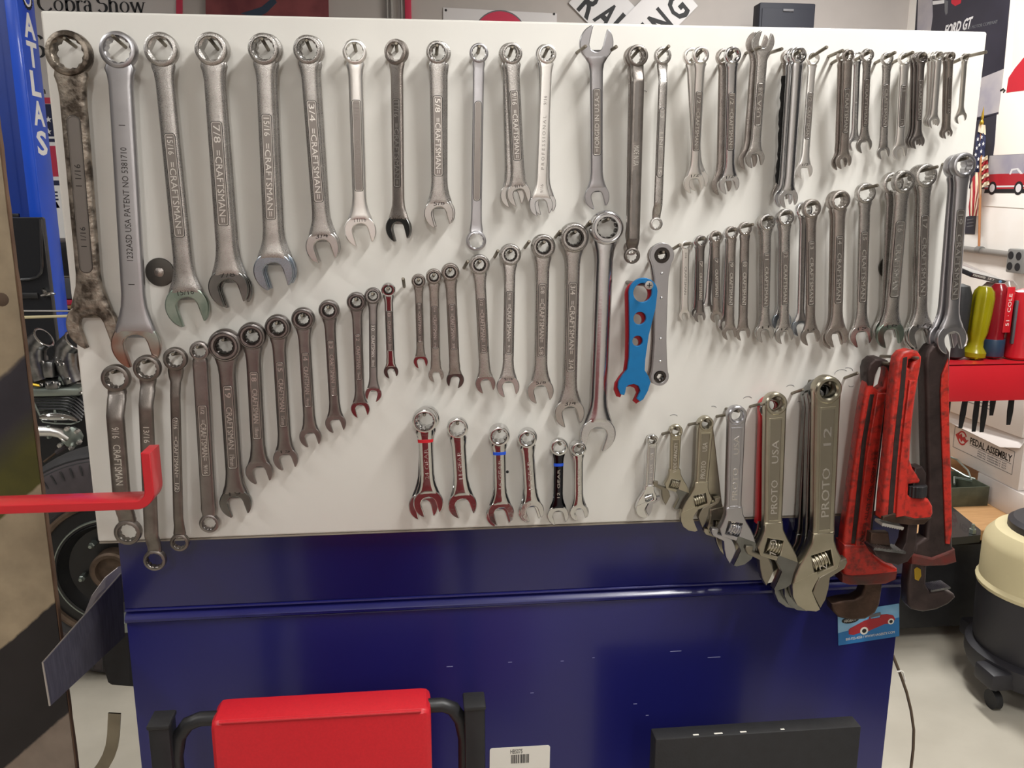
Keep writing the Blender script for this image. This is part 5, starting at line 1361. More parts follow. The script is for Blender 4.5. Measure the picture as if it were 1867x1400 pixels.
M().plate([[f(*p) for p in [(1797, 345), (1895, 344), (1895, 352), (1795, 352)]]], th, th + .0011).obj('printed_shadow', 'ink', t)
for px in (1810, 1858):
    a = f(px, 343); b = f(px + 5, 343)
    w_ = M().plate([circ(a[0], a[1], .033, 20)], th, th + .0014).obj('printed_tyre', 'ink', t)
    M().plate([circ(a[0], a[1], .020, 20)], th, th + .0018).obj('printed_wheel', 'sign_white', w_)
t, f, th = wall_plate('black_card', 'small black card on the wall below the flag', 'card', [(1762, 395), (1780, 391), (1777, 427), (1755, 426)], 'poster_dark', .003)
for k in range(3):
    M().plate([[f(1764, 400 + k * 6), f(1776, 398 + k * 6), f(1776, 400 + k * 6), f(1764, 402 + k * 6)]], th, th + .0008).obj('print_line', 'ink_grey', t)

# little flag on a wooden stick
xf = XR - .06
base = PX(1785, 449, xf); top = PX(1790, 226, xf)
t = thing('stick_flag', 'small flag with stars and stripes hanging on a wooden stick by the wall', 'flag', T_(base))
o = base
r_ = lambda px, py, dx=0: PX(px, py, xf + dx) - o
M().tube([(0, 0, 0), top - base], .006, 10).obj('stick', 'pole_wood', t)
M().lathe([(.004, -.01), (.010, 0), (.010, .012), (.005, .02), (.007, .035), (.0005, .085)], 12, T=T_(top - base)).obj('spear_tip', 'gold', t)


def cloth(name, m, L_, R_, n=12, amp=.008, ph=0, off=0):
    """cloth strip between polyline L_ and R_ (pixels), with folds"""
    mm = M(); k = 9; v = []; fc_ = []
    for i in range(n + 1):
        u = i / n
        def at(pl):
            s = u * (len(pl) - 1); j = min(int(s), len(pl) - 2); w = s - j
            return (pl[j][0] * (1 - w) + pl[j + 1][0] * w, pl[j][1] * (1 - w) + pl[j + 1][1] * w)
        l, r = at(L_), at(R_)
        for j in range(k + 1):
            w = j / k
            q = r_(l[0] * (1 - w) + r[0] * w, l[1] * (1 - w) + r[1] * w, off + amp * math.sin(w * 7 + ph + u * 2))
            v.append(tuple(q))
    for i in range(n):
        for j in range(k):
            a = i * (k + 1) + j; fc_.append((a, a + 1, a + k + 2, a + k + 1))
    nv = len(v)
    v2 = [(x + .0016, y, z) for x, y, z in v]
    mm.add(v, fc_); mm.add(v2, [q[::-1] for q in fc_])
    return mm.obj(name, m, t, sharp=60)


cloth('blue_field', 'flag_navy', [(1786, 230), (1780, 250), (1777, 285), (1773, 312)], [(1794, 230), (1797, 250), (1795, 285), (1784, 316)])
cloth('cream_fold', 'flag_cream', [(1785, 226), (1783, 240)], [(1796, 228), (1797, 246)], 4, off=-.006)
rs = random.Random(2)
for i, (px, py) in enumerate([(1783, 254), (1790, 250), (1786, 264), (1793, 262), (1781, 270), (1789, 276), (1779, 282), (1784, 290), (1792, 288), (1778, 298), (1783, 304), (1776, 308)]):
    c_ = r_(px, py, -.011)
    pts = [((.0105 if k % 2 == 0 else .0045) * math.cos(PI / 2 + k * PI / 5), (.0105 if k % 2 == 0 else .0045) * math.sin(PI / 2 + k * PI / 5)) for k in range(10)]
    M().plate([pts], 0, .0008, T=T_(c_) @ frame((0, 0, 0), (0, -1, 0), (0, 0, 1))).obj('star', 'white_print', t)
for k in range(7):
    y0 = 286 + k * 7.6
    cloth('red_stripe' if k % 2 else 'cream_stripe', 'flag_red' if k % 2 else 'flag_cream', [(1789, y0 + 4), (1788.6, y0 + 11)], [(1800 + k * .5, y0 - 3), (1800.5 + k * .5, y0 + 4.6)], 2, ph=1, off=.002)
for k in range(6):
    x0 = 1776 + (k - 2) * 5.5
    cloth('red_stripe' if k % 2 == 0 else 'cream_stripe', 'flag_red' if k % 2 == 0 else 'flag_cream',
          [(max(1769 + k * .3, x0 - 4 + 0), 314 + max(0, (3 - k)) * 12), (max(1766, x0 - 3), 350 + max(0, (3 - k)) * 9), (1767 + k * 2.6, 394)], [(min(1788, x0 + 4), 314 + max(0, (2 - k)) * 11), (min(1786, x0 + 6), 350 + max(0, (2 - k)) * 9), (1769.6 + k * 2.6, 393)], 8, amp=.005, ph=k, off=.004 - .001 * k)

# conduit and outlet box
a, b = PX(1736, 448, XR - .02), PX(1842, 464, XR - .02)
t = thing('wall_conduit', 'grey steel conduit running along the right-hand wall to the outlet box', 'conduit', T_(a))
M().tube([(0, .6, 0), b - a], .016, 12).obj('pipe', 'conduit_grey', t)
M().tube([(b - a) * .5 + Vector((0, .02, 0)), (b - a) * .5 + Vector((0, -.02, 0))], .019, 12).obj('pipe_strap', 'outlet_grey', t)
c = PX(1856, 476, XR - .03)
t = thing('outlet_box', 'grey metal outlet box with four round sockets at the right edge', 'outlet', RIGHTWALL((XR, c.y, c.z)))
M().box((0, 0, .025), (.115, .115, .05), .008).obj('box', 'outlet_grey', t)
for dx in (-.028, .028):
    for dz in (-.026, .026):
        M().lathe([(.0001, .0515), (.019, .0515), (.020, .049), (.020, .048)], 20, T=T_((dx, dz, 0))).obj('socket', 'ink', t)

# ------------------------------------------------------------------ back wall, above the board
YW = YB


def bw(name, label, cat, pts, m, th=.004, bev=0):
    w = [P(x, y, YW) for x, y in pts]
    c = sum(w, Vector()) / len(w)
    mw = FRONT((c.x, YW, c.z)); inv = mw.inverted()
    t = thing(name, label, cat, mw)
    f = lambda px, py: tuple(inv @ P(px, py, YW))[:2]
    M().plate([[f(*p) for p in pts]], 0, th, bev).obj('sheet', m, t)
    return t, f, th


t, f, th = bw('show_banner', 'tall grey banner lettered Cobra Show above the upper left of the board', 'banner', [(30, -70), (322, -64), (322, 45), (318, 480), (62, 480)], 'banner_grey')
z1 = th + .001


# serif lettering drawn with pen strokes
def stroke(m, pts, w0, w1=None, n=18):
    pts = [Vector(p) for p in pts]
    L_, R_ = [], []
    for i, p in enumerate(pts):
        d = (pts[min(i + 1, len(pts) - 1)] - pts[max(i - 1, 0)]).normalized(); nn = Vector((-d.y, d.x))
        # thick on vertical strokes, thin on horizontal ones
        w = w0 * (.22 + .78 * abs(d.y) ** 1.3) / 2
        L_.append(tuple(p + nn * w)); R_.append(tuple(p - nn * w))
    m.plate([L_ + R_[::-1]], 0, .001)


def arc(cx, cy, rx, ry, a0, a1, n=18):
    return [(cx + rx * math.cos(math.radians(a0 + (a1 - a0) * k / n)), cy + ry * math.sin(math.radians(a0 + (a1 - a0) * k / n))) for k in range(n + 1)]


def serif_word(letters, x, y, xh, parent, mname):
    """letters laid out from x, baseline y, with x-height xh"""
    cap, w = xh * 1.55, xh * .25
    for ch in letters:
        m = M(); S_ = lambda *p, q=w: stroke(m, p, q)
        bar = lambda x0, x1, yy: m.plate([[(x0, yy - .02 * xh), (x1, yy - .02 * xh), (x1, yy + .035 * xh), (x0, yy + .035 * xh)]], 0, .001)
        if ch == 'C':
            stroke(m, arc(x + cap * .46, y + cap * .5, cap * .45, cap * .52, 40, 320), w * 1.1); m.plate([[(x + cap * .80, y + cap * .95), (x + cap * .84, y + cap * .95), (x + cap * .84, y + cap * .68), (x + cap * .81, y + cap * .68)]], 0, .001); adv = cap * .92
        elif ch == 'o':
            o_ = [(x + xh * .5 + xh * .48 * math.cos(2 * PI * k / 28), y + xh * .5 + xh * .53 * math.sin(2 * PI * k / 28)) for k in range(28)]
            i_ = [(x + xh * .5 + xh * .28 * math.cos(2 * PI * k / 28), y + xh * .5 + xh * .47 * math.sin(2 * PI * k / 28)) for k in range(28)]
            m.plate([o_, i_[::-1]], 0, .001); adv = xh * 1.08
        elif ch == 'b':
            S_((x + xh * .2, y), (x + xh * .2, y + cap * 1.05)); bar(x, x + xh * .25, y + cap * 1.02); stroke(m, arc(x + xh * .52, y + xh * .5, xh * .42, xh * .53, 150, -150), w); adv = xh * 1.08
        elif ch == 'r':
            S_((x + xh * .22, y), (x + xh * .22, y + xh)); bar(x, x + xh * .46, y); bar(x, x + xh * .22, y + xh * .97); stroke(m, arc(x + xh * .52, y + xh * .6, xh * .28, xh * .42, 150, 50), w * .9); adv = xh * .78
        elif ch == 'a':
            S_((x + xh * .62, y), (x + xh * .62, y + xh * .7)); stroke(m, arc(x + xh * .36, y + xh * .68, xh * .27, xh * .36, 0, 160), w * .8); stroke(m, arc(x + xh * .36, y + xh * .28, xh * .27, xh * .30, 60, 330), w * .8); bar(x + xh * .6, x + xh * .82, y); adv = xh * .92
        elif ch == 'S':
            stroke(m, arc(x + cap * .3, y + cap * .76, cap * .25, cap * .25, 20, 250) + arc(x + cap * .3, y + cap * .26, cap * .27, cap * .27, 75, -150), w * 1.1); adv = cap * .66
        elif ch in 'hn':
            hgt = cap * 1.05 if ch == 'h' else xh
            S_((x + xh * .22, y), (x + xh * .22, y + hgt)); bar(x, x + xh * .44, y); bar(x, x + xh * .22, y + hgt * .98); stroke(m, arc(x + xh * .55, y + xh * .66, xh * .3, xh * .36, 165, 0), w * .9); S_((x + xh * .85, y + xh * .68), (x + xh * .85, y)); bar(x + xh * .65, x + xh * 1.07, y); adv = xh * 1.14
        elif ch == 'w':
            S_((x + xh * .08, y + xh), (x + xh * .42, y)); S_((x + xh * .42, y), (x + xh * .72, y + xh), q=w * .5); S_((x + xh * .72, y + xh), (x + xh * 1.02, y)); S_((x + xh * 1.02, y), (x + xh * 1.34, y + xh), q=w * .5); bar(x - xh * .06, x + xh * .26, y + xh * .97); bar(x + xh * 1.2, x + xh * 1.5, y + xh * .97); adv = xh * 1.5
        else: adv = xh * .42
        if m.v: m.obj('letter', mname, parent, mw=T_((0, 0, z1)))
        x += adv


a = f(72, 19.5); b = f(272, 22.5); xh = (f(100, 3)[1] - f(100, 20)[1])
serif_word('Cobra Show', a[0], a[1], xh * 1.13, t, 'ink')
a = f(60, 104); serif_word('S', a[0], a[1], xh * 1.5, t, 'ink')
a = f(76, 171); serif_word('n', a[0], a[1], xh * .5, t, 'ink')
band = lambda x0, y0, x1, y1, m_, nm: M().plate([[f(x0, y0), f(x1, y0), f(x1 + 6, y1), f(x0 + 6, y1)]], th, th + .001).obj(nm, m_, t)
band(60, 178, 200, 189, 'sign_red', 'printed_stripe'); band(60, 190, 200, 249, 'flag_navy', 'printed_field'); band(60, 249, 200, 253, 'white_print', 'printed_stripe')
band(60, 253, 200, 259, 'flag_navy', 'printed_stripe'); band(60, 259, 200, 266, 'white_print', 'printed_stripe'); band(60, 266, 200, 322, 'sign_red', 'printed_stripe')
band(60, 322, 200, 329, 'white_print', 'printed_stripe'); band(60, 329, 200, 338, 'flag_navy', 'printed_stripe'); band(60, 338, 200, 440, 'white_print', 'printed_field')
for py in (218, 240):
    a = f(89, py); r1 = .018
    M().plate([[(a[0] + (r1 if k % 2 == 0 else r1 * .42) * math.cos(PI / 2 + k * PI / 5), a[1] + (r1 if k % 2 == 0 else r1 * .42) * math.sin(PI / 2 + k * PI / 5)) for k in range(10)]], th + .001, th + .002).obj('star', 'white_print', t)
a = f(101, 357)
M().text('E', .034, .048, .001, T_((a[0], a[1], th + .002)), bold=.02).obj('lettering', 'flag_navy', t)
band(80, 368, 104, 379, 'sign_red', 'printed_stripe')
M().plate([[f(322, -60), f(333, -60), f(333, 60), f(322, 60)]], -.002 + .002, th + .006).obj('red_frame_bar', 'sign_red', t)

# shelf with dark clutter between the post and the board
t = thing('back_shelf', 'dark shelf with black boxes seen between the blue post and the board', 'shelf', T_((P(118, 500, 3.2).x, 3.2, 0)))
ox = P(118, 500, 3.2).x
for (py0, py1, m_, nm) in ((441, 503, 'black_metal', 'black_box'), (503, 507, 'pin_steel', 'shelf_board'), (507, 545, 'grey_plastic', 'grey_box'), (547, 556, 'sign_red', 'red_box'), (557, 563, 'wood', 'shelf_board'), (566, 600, 'black_metal', 'black_box')):
    z0, z1_ = P(118, py1, 3.2).z, P(118, py0, 3.2).z
    M().box((0, .2, (z0 + z1_) / 2), (.5 if 'board' not in nm else .7, .4, z1_ - z0), .003).obj(nm, m_, t)
for dx in (-.37, .37):
    M().box((dx, .2, .6), (.03, .4, 1.2), .002).obj('upright', 'black_metal', t)

t, f, th = bw('red_painting', 'dark red unframed painting behind the top left edge of the board', 'painting', [(375, -90), (598, -86), (600, 60), (377, 56)], 'painting_red', .02)
M().plate([[f(*p) for p in [(440, 26), (478, 14), (500, -4), (506, 6), (488, 24), (470, 34)]]], th, th + .001).obj('blue_brushmark', 'dark_blue_plastic', t)
for i, (x0, x1) in enumerate(((705, 709), (712, 718), (731, 735))):
    a, b = P((x0 + x1) / 2, 60, YW - .02), P((x0 + x1) / 2, -120, YW - .02)
    r = (x1 - x0) / 2 / 1560 * 5.1
    t = thing('wall_conduit', ['thinnest grey conduit on the back wall', 'middle grey conduit of the three on the back wall', 'conduit nearest the red strip on the back wall'][i], 'conduit', T_((a.x, YW - .02, a.z)), 'conduits on the back wall')
    M().tube([(0, 0, -.9), (0, 0, ZC - a.z)], r, 10).obj('pipe', 'conduit_grey', t)
    M().box((0, .008, .05), (r * 4, .004, .03), .001).obj('pipe_strap', 'outlet_grey', t)
a = P(744, 10, YW)
t = tag(M().box((a.x, YW - .012, (ZC + 1.2) / 2), (.036, .022, ZC - 1.2), .003).obj('red_wall_strip', 'sign_red'), 'vertical red strip on the back wall beside the conduits', 'strip')
t, f, th = bw('oval_sign', 'white sheet metal sign with a red oval behind the middle of the board', 'sign', [(808, 14), (1015, 25), (1015, 160), (808, 150)], 'sign_white', .006)
a = f(912, 70); w_ = f(960, 60)[0] - f(864, 60)[0]
M().plate([circ(a[0], a[1], w_ * .52, 40, ry=.150)], th, th + .0006).obj('oval_outline', 'ink_grey', t)
M().plate([circ(a[0], a[1], w_ * .50, 40, ry=.143)], th, th + .0012).obj('red_oval', 'sign_red', t)
for px, py in ((813, 19), (1010, 26)):
    a = f(px, py); M().lathe([(.0001, .004), (.006, .003), (.007, 0)], 12, T=T_((a[0], a[1], th))).obj('mount_screw', 'ink', t)

# railroad crossbuck
ca = P(1150, 100, YW - .03)


def blade_sign(px0, py0, px1, py1, wpx, txt, rev, dz, label):
    a, b = P(px0, py0, YW - .01 - dz), P(px1, py1, YW - .01 - dz)
    d = (b - a); L_ = d.length; w = wpx / 1560 * 5.15
    mw = frame(a, d, Vector((0, 0, 1)) if abs(d.normalized().z) < .95 else (1, 0, 0))
    return mw, L_, w


t = thing('crossing_sign', 'crossed white railroad crossing boards with black letters behind the board top', 'sign', FRONT((ca.x, YW, ca.z)))
inv = FRONT((ca.x, YW, ca.z)).inverted()
fr = lambda px, py: Vector(tuple(inv @ P(px, py, YW))[:2])
for (c0, c1, txt, zz_, poss) in (((1068, -20), (1260, 180), 'RAIL', .012, [('R', 1076, 10), ('A', 1105, 29), ('I', 1122, 44), ('L', 1142, 64)]), ((1240, -14), (1080, 148), 'CROSSING', .022, [('G', 1233, 16), ('N', 1203, 42), ('I', 1182, 62)])):
    a, b = fr(*c0), fr(*c1)
    d = (b - a).normalized(); n_ = Vector((-d.y, d.x)); w = .125
    L_ = (b - a).length
    bl = M().plate([[tuple(a - d * .02 + n_ * w), tuple(a - d * .02 - n_ * w), tuple(b - n_ * w), tuple(b + n_ * w)]], zz_ - .006, zz_).obj('blade', 'sign_white', t)
    ang = math.atan2(d.y, d.x)
    if txt == 'CROSSING': ang += PI
    for ch, px, py in poss:
        p_ = fr(px, py)
        M().text(ch, .09 if ch != 'I' else .025, .145, .001, T_((p_.x, p_.y, zz_ + .0006)) @ Rz(ang), bold=.03).obj('letter', 'ink', bl)

a, b = P(1386, 5, YW - .3), P(1484, 60, YW - .3)
t = thing('wall_speaker', 'black loudspeaker cabinet on the back wall above the board', 'speaker', FRONT(((a.x + b.x) / 2, YW, P(1435, 5, YW - .3).z - .2)))
w = b.x - a.x
M().box((0, 0, .25), (w, .40, .10), .008).obj('cabinet', 'speaker_black', t)
M().box((0, -.01, .302), (w * .92, .36, .008), .003).obj('grille', 'speaker_black', t)
M().box((0, .16, .31), (.06, .012, .004), .001).obj('badge', 'ink_grey', t)
M().box((0, 0, .11), (.1, .1, .22), .003).obj('bracket', 'black_metal', t)

# ------------------------------------------------------------------ blue lift post
YL = 2.5; KS = 1.3
xf_ = P(83, 450, YL).x
bot = 0
t = thing('lift_post', 'tall blue vehicle lift post with white vertical lettering at left', 'lift post', T_((xf_, YL, 0)))
dp = .15
M().box((-.004, dp / 2, 1.75), (.008, dp, 3.5), .002).obj('lettered_side', 'lift_blue', t)
M().box((-.026, .004, 1.75), (.044, .008, 3.5), .002).obj('front_flange', 'lift_blue', t)
M().box((-.2, dp - .004, 1.75), (.39, .008, 3.5), .001).obj('channel_back', 'lift_blue_shade', t)
M().box((-.395, .05, 1.75), (.008, .11, 3.5), .001).obj('far_side', 'lift_blue_shade', t)
M().box((-.2, .06, .01), (.5, .4, .02), .002).obj('base_plate', 'lift_blue_shade', t)
p0_ = P(2, 170, YL + .06); 
M().tube([(P(6, 300, YL + .05).x - xf_, .05, .3), (P(6, 300, YL + .05).x - xf_, .05, 3.4)], .0035, 6).obj('lift_cable', 'pin_steel', t)
m = M(); xc_ = P(33, 430, YL + .05).x - xf_
zc0, zc1 = P(33, 508, YL + .05).z, P(33, 372, YL + .05).z
for k in range(int((zc1 - zc0) / .028)):
    z = zc0 + k * .028
    m.box((xc_, .05, z), (.030 if k % 2 else .018, .014, .020), .003)
m.obj('lift_chain', 'black_metal', t)
for ch, py, w_, in (('A', 47, 1), ('T', 100, .9), ('L', 153, .85), ('A', 207, 1), ('S', 261, .95)):
    px = 53 + (py - 47) * .110
    a = PX(px, py, xf_)
    M().text(ch, .098 * w_, .096, .001, T_((.0005, a.y - YL, a.z)) @ frame((0, 0, 0), (0, 1, 0), (0, 0, 1)), bold=.028).obj('letter', 'white_print', t)
a = PX(49, -4, xf_)
fe = T_((.0005, a.y - YL, a.z)) @ frame((0, 0, 0), (0, 1, 0), (0, 0, 1))
gp = [((.046 if k % 2 else .040) * math.cos(2 * PI * k / 40), (.046 if k % 2 else .040) * math.sin(2 * PI * k / 40)) for k in range(40)]
M().plate([gp, circ(0, 0, .034, 28)[::-1]], 0, .001, T=fe).obj('gear_emblem', 'ink', t)
M().plate([circ(0, 0, .033, 28), circ(0, 0, .024, 28)[::-1]], 0, .001, T=fe).obj('emblem_ring', 'white_print', t)

# ------------------------------------------------------------------ black vehicle door, engine and wheel behind the left edge
YD = 2.25
xd = P(86, 480, YD).x
zt2, zb2 = P(50, 396, YD).z, P(60, 640, YD).z
t = thing('black_door', 'black vehicle door panel with a pressed bead and chrome handle in front of the lift post', 'door', FRONT((xd, YD, zt2)))
H_ = zt2 - .62
M().plate([[(-.5, 0), (-.006, 0), (0, -.006), (.004, -H_), (-.5, -H_)]], -.03, 0, .003).obj('door_skin', 'black_gloss', t)
inv = FRONT((xd, YD, zt2)).inverted()
fd = lambda px, py, d=0: tuple(inv @ P(px, py, YD - d))
M().tube([fd(-20, 512, .002), fd(30, 511, .004), fd(55, 509, .005), fd(68, 505, .005), fd(75, 497, .005), fd(77, 485, .005), fd(74, 400, .003)], .006, 10).obj('pressed_bead', 'black_gloss', t)
M().box((fd(40, 539)[0], fd(40, 539)[1], .004), (.12, .022, .008), .003).obj('handle_recess', 'black_metal', t)
M().tube([fd(80, 528, .004), fd(82, 534, .02), fd(82, 540, .03)], .008, 10).obj('handle_stem', 'chrome', t)
M().tube([fd(75, 539, .032), fd(84, 537, .035), fd(94, 535, .035), fd(101, 536, .033)], [.004, .008, .008, .003], 10).obj('handle_grip', 'chrome', t)
for (y0, y1, r, m_, lab) in ((567, 567, .0025, 'conduit_grey', 'thin grey rod crossing in front of the blue post'), (580, 576, .0042, 'cream_plastic', 'bright cream rod crossing in front of the blue post')):
    a, b = P(-40, y0 + (1 if y0 > 570 else 0), 1.5), P(126, y1, 1.5)
    if y0 == 567: b = P(170, 567, 1.5)
    tag(M().tube([a, b], r, 8).obj('rod', m_), lab, 'rod')

YE = 2.0
c = P(110, 730, YE)
ME = FRONT((c.x, YE, c.z)) @ Matrix.Diagonal((1.44, 1.44, 1.44, 1))
t = thing('engine', 'bare engine with chrome carburettor stacks, black cooling fins and silver exhaust pipe', 'engine', ME)
inv = ME.inverted()
e = lambda px, py, d=0: Vector(tuple(inv @ P(px, py, YE - d)))
px_m = 1 / 1560 * 2.2


def stack_(px, py, tilt, m='castmetal'):
    c_ = e(px, py, .0)
    ax = Vector((.78, .60, .16)).normalized()
    rot = ax.to_track_quat('Z', 'Y').to_matrix().to_4x4()
    mm = M()
    el = [c_ + Vector((-.004, -.095, -.0)), c_ + Vector((-.014, -.06, -.0)), c_ + Vector((-.016, -.030, .0)), c_ - ax * .012, c_ + ax * .014]
    mm.tube(el, [.021, .024, .027, .027, .0265], 24, cap=True); s_ = mm.obj('carburettor_stack', m, t)
    M().lathe([(.0275, 0), (.0285, .003), (.026, .004), (.0235, .0035), (.0225, -.004), (.0225, -.02)], 28, T=T_(c_ + ax * .0135) @ rot, cap=False).obj('stack_lip', 'chrome', s_)
    M().lathe([(.0001, .0), (.0228, .0)], 24, T=T_(c_ + ax * .0146) @ rot).obj('stack_throat', 'ink', s_)


stack_(72, 622, 0)
stack_(128, 628, 0)
for (x0, y0, x1, y1, m_, nm, d) in ((78, 658, 102, 688, 'castmetal', 'carburettor_body', .02), (60, 652, 80, 690, 'castmetal', 'float_bowl', .0), (118, 650, 150, 700, 'rust', 'rear_carburettor', -.06), (60, 690, 130, 706, 'black_metal', 'linkage_block', .0), (84, 693, 112, 708, 'castmetal', 'choke_body', .03), (106, 684, 121, 702, 'galv', 'bracket', .01)):
    a, b = e(x0, y0, d), e(x1, y1, d)
    M().box(((a.x + b.x) / 2, (a.y + b.y) / 2, d - .02), (abs(b.x - a.x), abs(a.y - b.y), .05), .006).obj(nm, m_, t)
rs = random.Random(11)
for px, py in ((78, 660), (104, 660), (108, 664), (115, 663), (86, 700), (97, 697), (76, 701), (108, 700), (126, 690), (148, 716)):
    q = e(px, py, .05)
    M().lathe([(.004, 0), (.0045, .004), (.003, .006), (.0001, .006)], 8, T=T_(q)).obj('bolt', 'chrome', t)
M().tube([e(60, 701, .03), e(74, 703, .03)], .004, 8).obj('fuel_pipe', 'gold', t)
a, b = e(58, 706, .01), e(152, 718, .01)
M().box(((a.x + b.x) / 2, (a.y + b.y) / 2, 0), (b.x - a.x, a.y - b.y, .06), .004).obj('manifold_plate', 'galv', t)
for k in range(6):
    o_ = k * 5.2
    pl = [(60 + k * .8, 719 + o_), (110, 719 + o_), (128 - k * 1.5, 720 + o_), (138 - k * 1.8, 724 + o_), (146 - k * 1.8, 730 + o_), (156 - k * 1.6, 741 + o_)]
    M().tube([e(x, y, .02 + .004 * k) for x, y in pl], .0030, 8).obj('cooling_fin', 'black_gloss', t)
    M().tube([e(x, y + 2.2, .019 + .004 * k) for x, y in pl[:4]], .0009, 6).obj('fin_edge', 'galv', t)
a, b = e(58, 716, -.01), e(156, 760, -.01)
M().box(((a.x + b.x) / 2, (a.y + b.y) / 2, -.03), (b.x - a.x, a.y - b.y, .05), .01).obj('cylinder_block', 'black_metal', t)
# rounded chrome rocker cover
m = M(); rings = []
for px, h0, h1 in ((76, 753, 764), (80, 748, 768), (95, 747, 769), (115, 748, 769), (128, 751, 768), (138, 757, 769), (144, 763, 768)):
    a, b = e(px, h0, .04), e(px, h1, .04)
    cy, hh_ = (a.y + b.y) / 2, (a.y - b.y) / 2
    rings.append([(a.x, cy + hh_ * math.cos(q_), .01 + .035 * math.sin(q_)) for q_ in [2 * PI * k / 16 for k in range(16)]])
m.loft(rings); m.obj('rocker_cover', 'chrome', t)
M().tube([e(100, 747, .045), e(99, 758, .05), e(101, 769, .045)], .003, 8).obj('cover_strap', 'galv', t)
M().tube([e(62, 734, .05), e(69, 750, .05), e(78, 769, .045), e(100, 772, .05), e(130, 773, .05), e(142, 769, .04), e(149, 765, .03)], .0022, 8).obj('wire_bail', 'galv', t)
M().tube([e(40, 785, .04), e(70, 786, .04), e(95, 786, .04), e(110, 789, .04), e(122, 796, .04), e(130, 803, .02)], [.0135, .0135, .0135, .0135, .0150, .0160], 18).obj('exhaust_pipe', 'bright', t)
m = M(); m.tube([e(87, 776, .04), e(88, 786, .045), e(90, 798, .04)], .006, 10); m.obj('pipe_bracket', 'galv', t)
a = e(130, 797, .05)
M().lathe([(.026, -.01), (.027, 0), (.020, .004), (.0001, .005)], 9, T=T_(a)).obj('exhaust_flange', 'galv', t)
for dx, dy in ((-.026, -.018), (.0, -.026), (.018, .016), (.02, -.012), (-.005, .024)):
    M().lathe([(.006, 0), (.006, .012), (.0001, .013)], 6, T=T_(a + Vector((dx, dy, 0)))).obj('bolt', 'bright', t)
M().tube([e(80, 842, .03), e(104, 824, .03)], .003, 6).obj('brake_rod', 'rust', t)
M().tube([e(103, 825, .03), e(120, 813, .03)], .0065, 8).obj('rod_sleeve', 'tire_wall', t)
M().tube([e(85, 847, .02), e(125, 846, .02)], .0015, 6).obj('thin_wire', 'tire_wall', t)
m = M(); a, b = e(50, 770, -.15), e(200, 900, -.15)
m.box(((a.x + b.x) / 2 - .1, (a.y + b.y) / 2 - .16, -.13), (b.x - a.x + .3, a.y - b.y + .5, .05), .01); m.obj('dark_bulkhead', 'rim_black', t)

# wheel standing in front of the engine, facing the viewer
YT = 1.65
cw = P(203, 1040, YT)
Rt = (P(203, 1040, YT) - P(203, 1250, YT)).length * 1.0
Rt = cw.z - .002
t = thing('wheel', 'black car wheel with grey tyre half hidden behind the board and cart', 'wheel', FRONT(cw))
M().lathe([(Rt * .62, -.17), (Rt * .85, -.18), (Rt * .97, -.165), (Rt, -.14), (Rt, -.045), (Rt * .985, -.03), (Rt * .97, -.022), (Rt * .955, -.022), (Rt * .94, -.012), (Rt * .80, 0), (Rt * .66, .002), (Rt * .60, -.006)], 64, cap=False).obj('tyre', 'tire', t)
M().lathe([(Rt * .955, -.018), (Rt * .93, -.0105), (Rt * .80, .0012), (Rt * .68, .0030)], 64, cap=False).obj('sidewall', 'tire_wall', t)
m = M()
for k in range(72):
    a_ = 2 * PI * k / 72
    m.box((Rt * .88, 0, -.003), (Rt * .085, .004, .006), 0, T=Rz(a_))
m.obj('tread_blocks', 'tire', t)['kind'] = 'stuff'
M().lathe([(Rt * .60, -.004), (Rt * .605, .004), (Rt * .585, .007), (Rt * .56, .002), (Rt * .55, -.02)], 64, cap=False).obj('bead_ring', 'rust', t)
M().lathe([(Rt * .45, .002), (Rt * .44, .008), (Rt * .425, .009), (Rt * .418, .005), (Rt * .41, .009), (Rt * .40, -.006), (Rt * .36, -.03), (Rt * .22, -.04), (.0001, -.04)], 64, cap=False).obj('wheel_disc', 'rim_black', t)
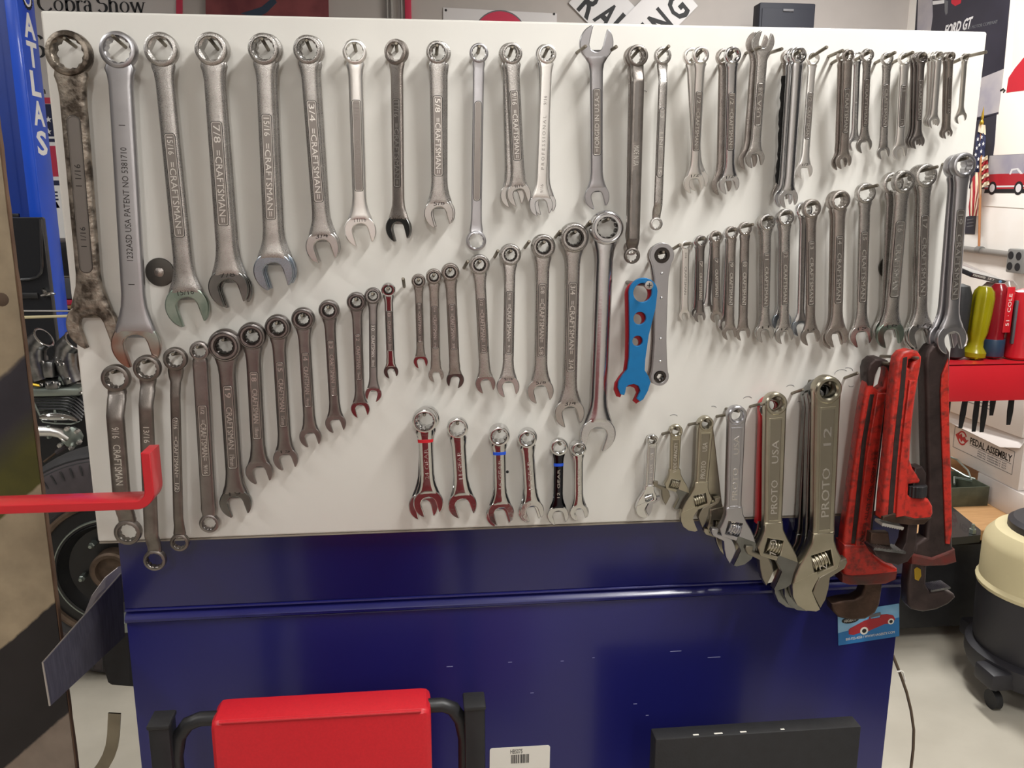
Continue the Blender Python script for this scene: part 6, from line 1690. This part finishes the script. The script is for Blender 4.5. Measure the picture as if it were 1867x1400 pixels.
M().lathe([(Rt * .455, .001), (Rt * .45, .009), (Rt * .442, .009), (Rt * .436, .003)], 64, cap=False).obj('rim_edge', 'galv', t)
M().lathe([(Rt * .60, -.012), (Rt * .45, -.002)], 64, cap=False).obj('rim_slope', 'rim_black', t)
M().lathe([(Rt * .165, -.04), (Rt * .165, .01), (Rt * .15, .016), (Rt * .12, .012), (Rt * .115, -.01), (.0001, -.01)], 40, cap=False).obj('hub', 'rust', t)
for k in range(5):
    a_ = math.radians(196 + 72 * k)
    M().lathe([(.011, -.04), (.011, -.008), (.007, -.004), (.006, .004), (.0001, .004)], 6, T=T_((Rt * .26 * math.cos(a_), Rt * .26 * math.sin(a_), 0))).obj('lug_nut', 'galv', t)

for lab, x, y, w_, d_ in (('tall dark steel shelving behind the viewer on the left', -2.6, -2.0, .6, 2.4), ('tall dark steel shelving behind the viewer on the right', 2.9, -2.0, .6, 2.4)):
    t = thing('reflection_shelving', lab, 'shelving', T_((x, y, 0)))  # added out of view to darken metal edge reflections and cut fill light
    for k in range(5):
        M().box((0, 0, .15 + k * .5), (w_, d_, .04), .004).obj('shelf', 'shelf_dark', t)
    for sx in (-1, 1):
        for sy in (-1, 1):
            M().box((sx * (w_ / 2 - .03), sy * (d_ / 2 - .03), 1.1), (.05, .05, 2.2), .004).obj('upright', 'shelf_dark', t)
    for k in range(4):
        M().box((0, 0, .36 + k * .5), (w_ * .8, d_ * .85, .36), .01).obj('storage_bin', 'shelf_dark', t)
# ------------------------------------------------------------------ behind the viewer: unseen chest added for the red that the chrome reflects
t = thing('reflection_chest', 'red rolling tool chest standing behind the viewer', 'tool chest', T_((.30, -2.3, 0)))
M().box((0, 0, .67), (1.1, .45, 1.04), .01).obj('chest_body', 'chest_red', t)
for k in range(5):
    d = M().box((0, .228, .25 + k * .20), (1.02, .012, .185), .004).obj('drawer', 'chest_red', t)
    M().box((0, .24, .325 + k * .20), (.9, .015, .015), .004).obj('handle', 'chrome', d)
for x in (-.45, .45):
    for y in (-.15, .15):
        M().tube([(x - .02, y, .075), (x + .02, y, .075)], .075, 20).obj('caster', 'black_rubber', t)
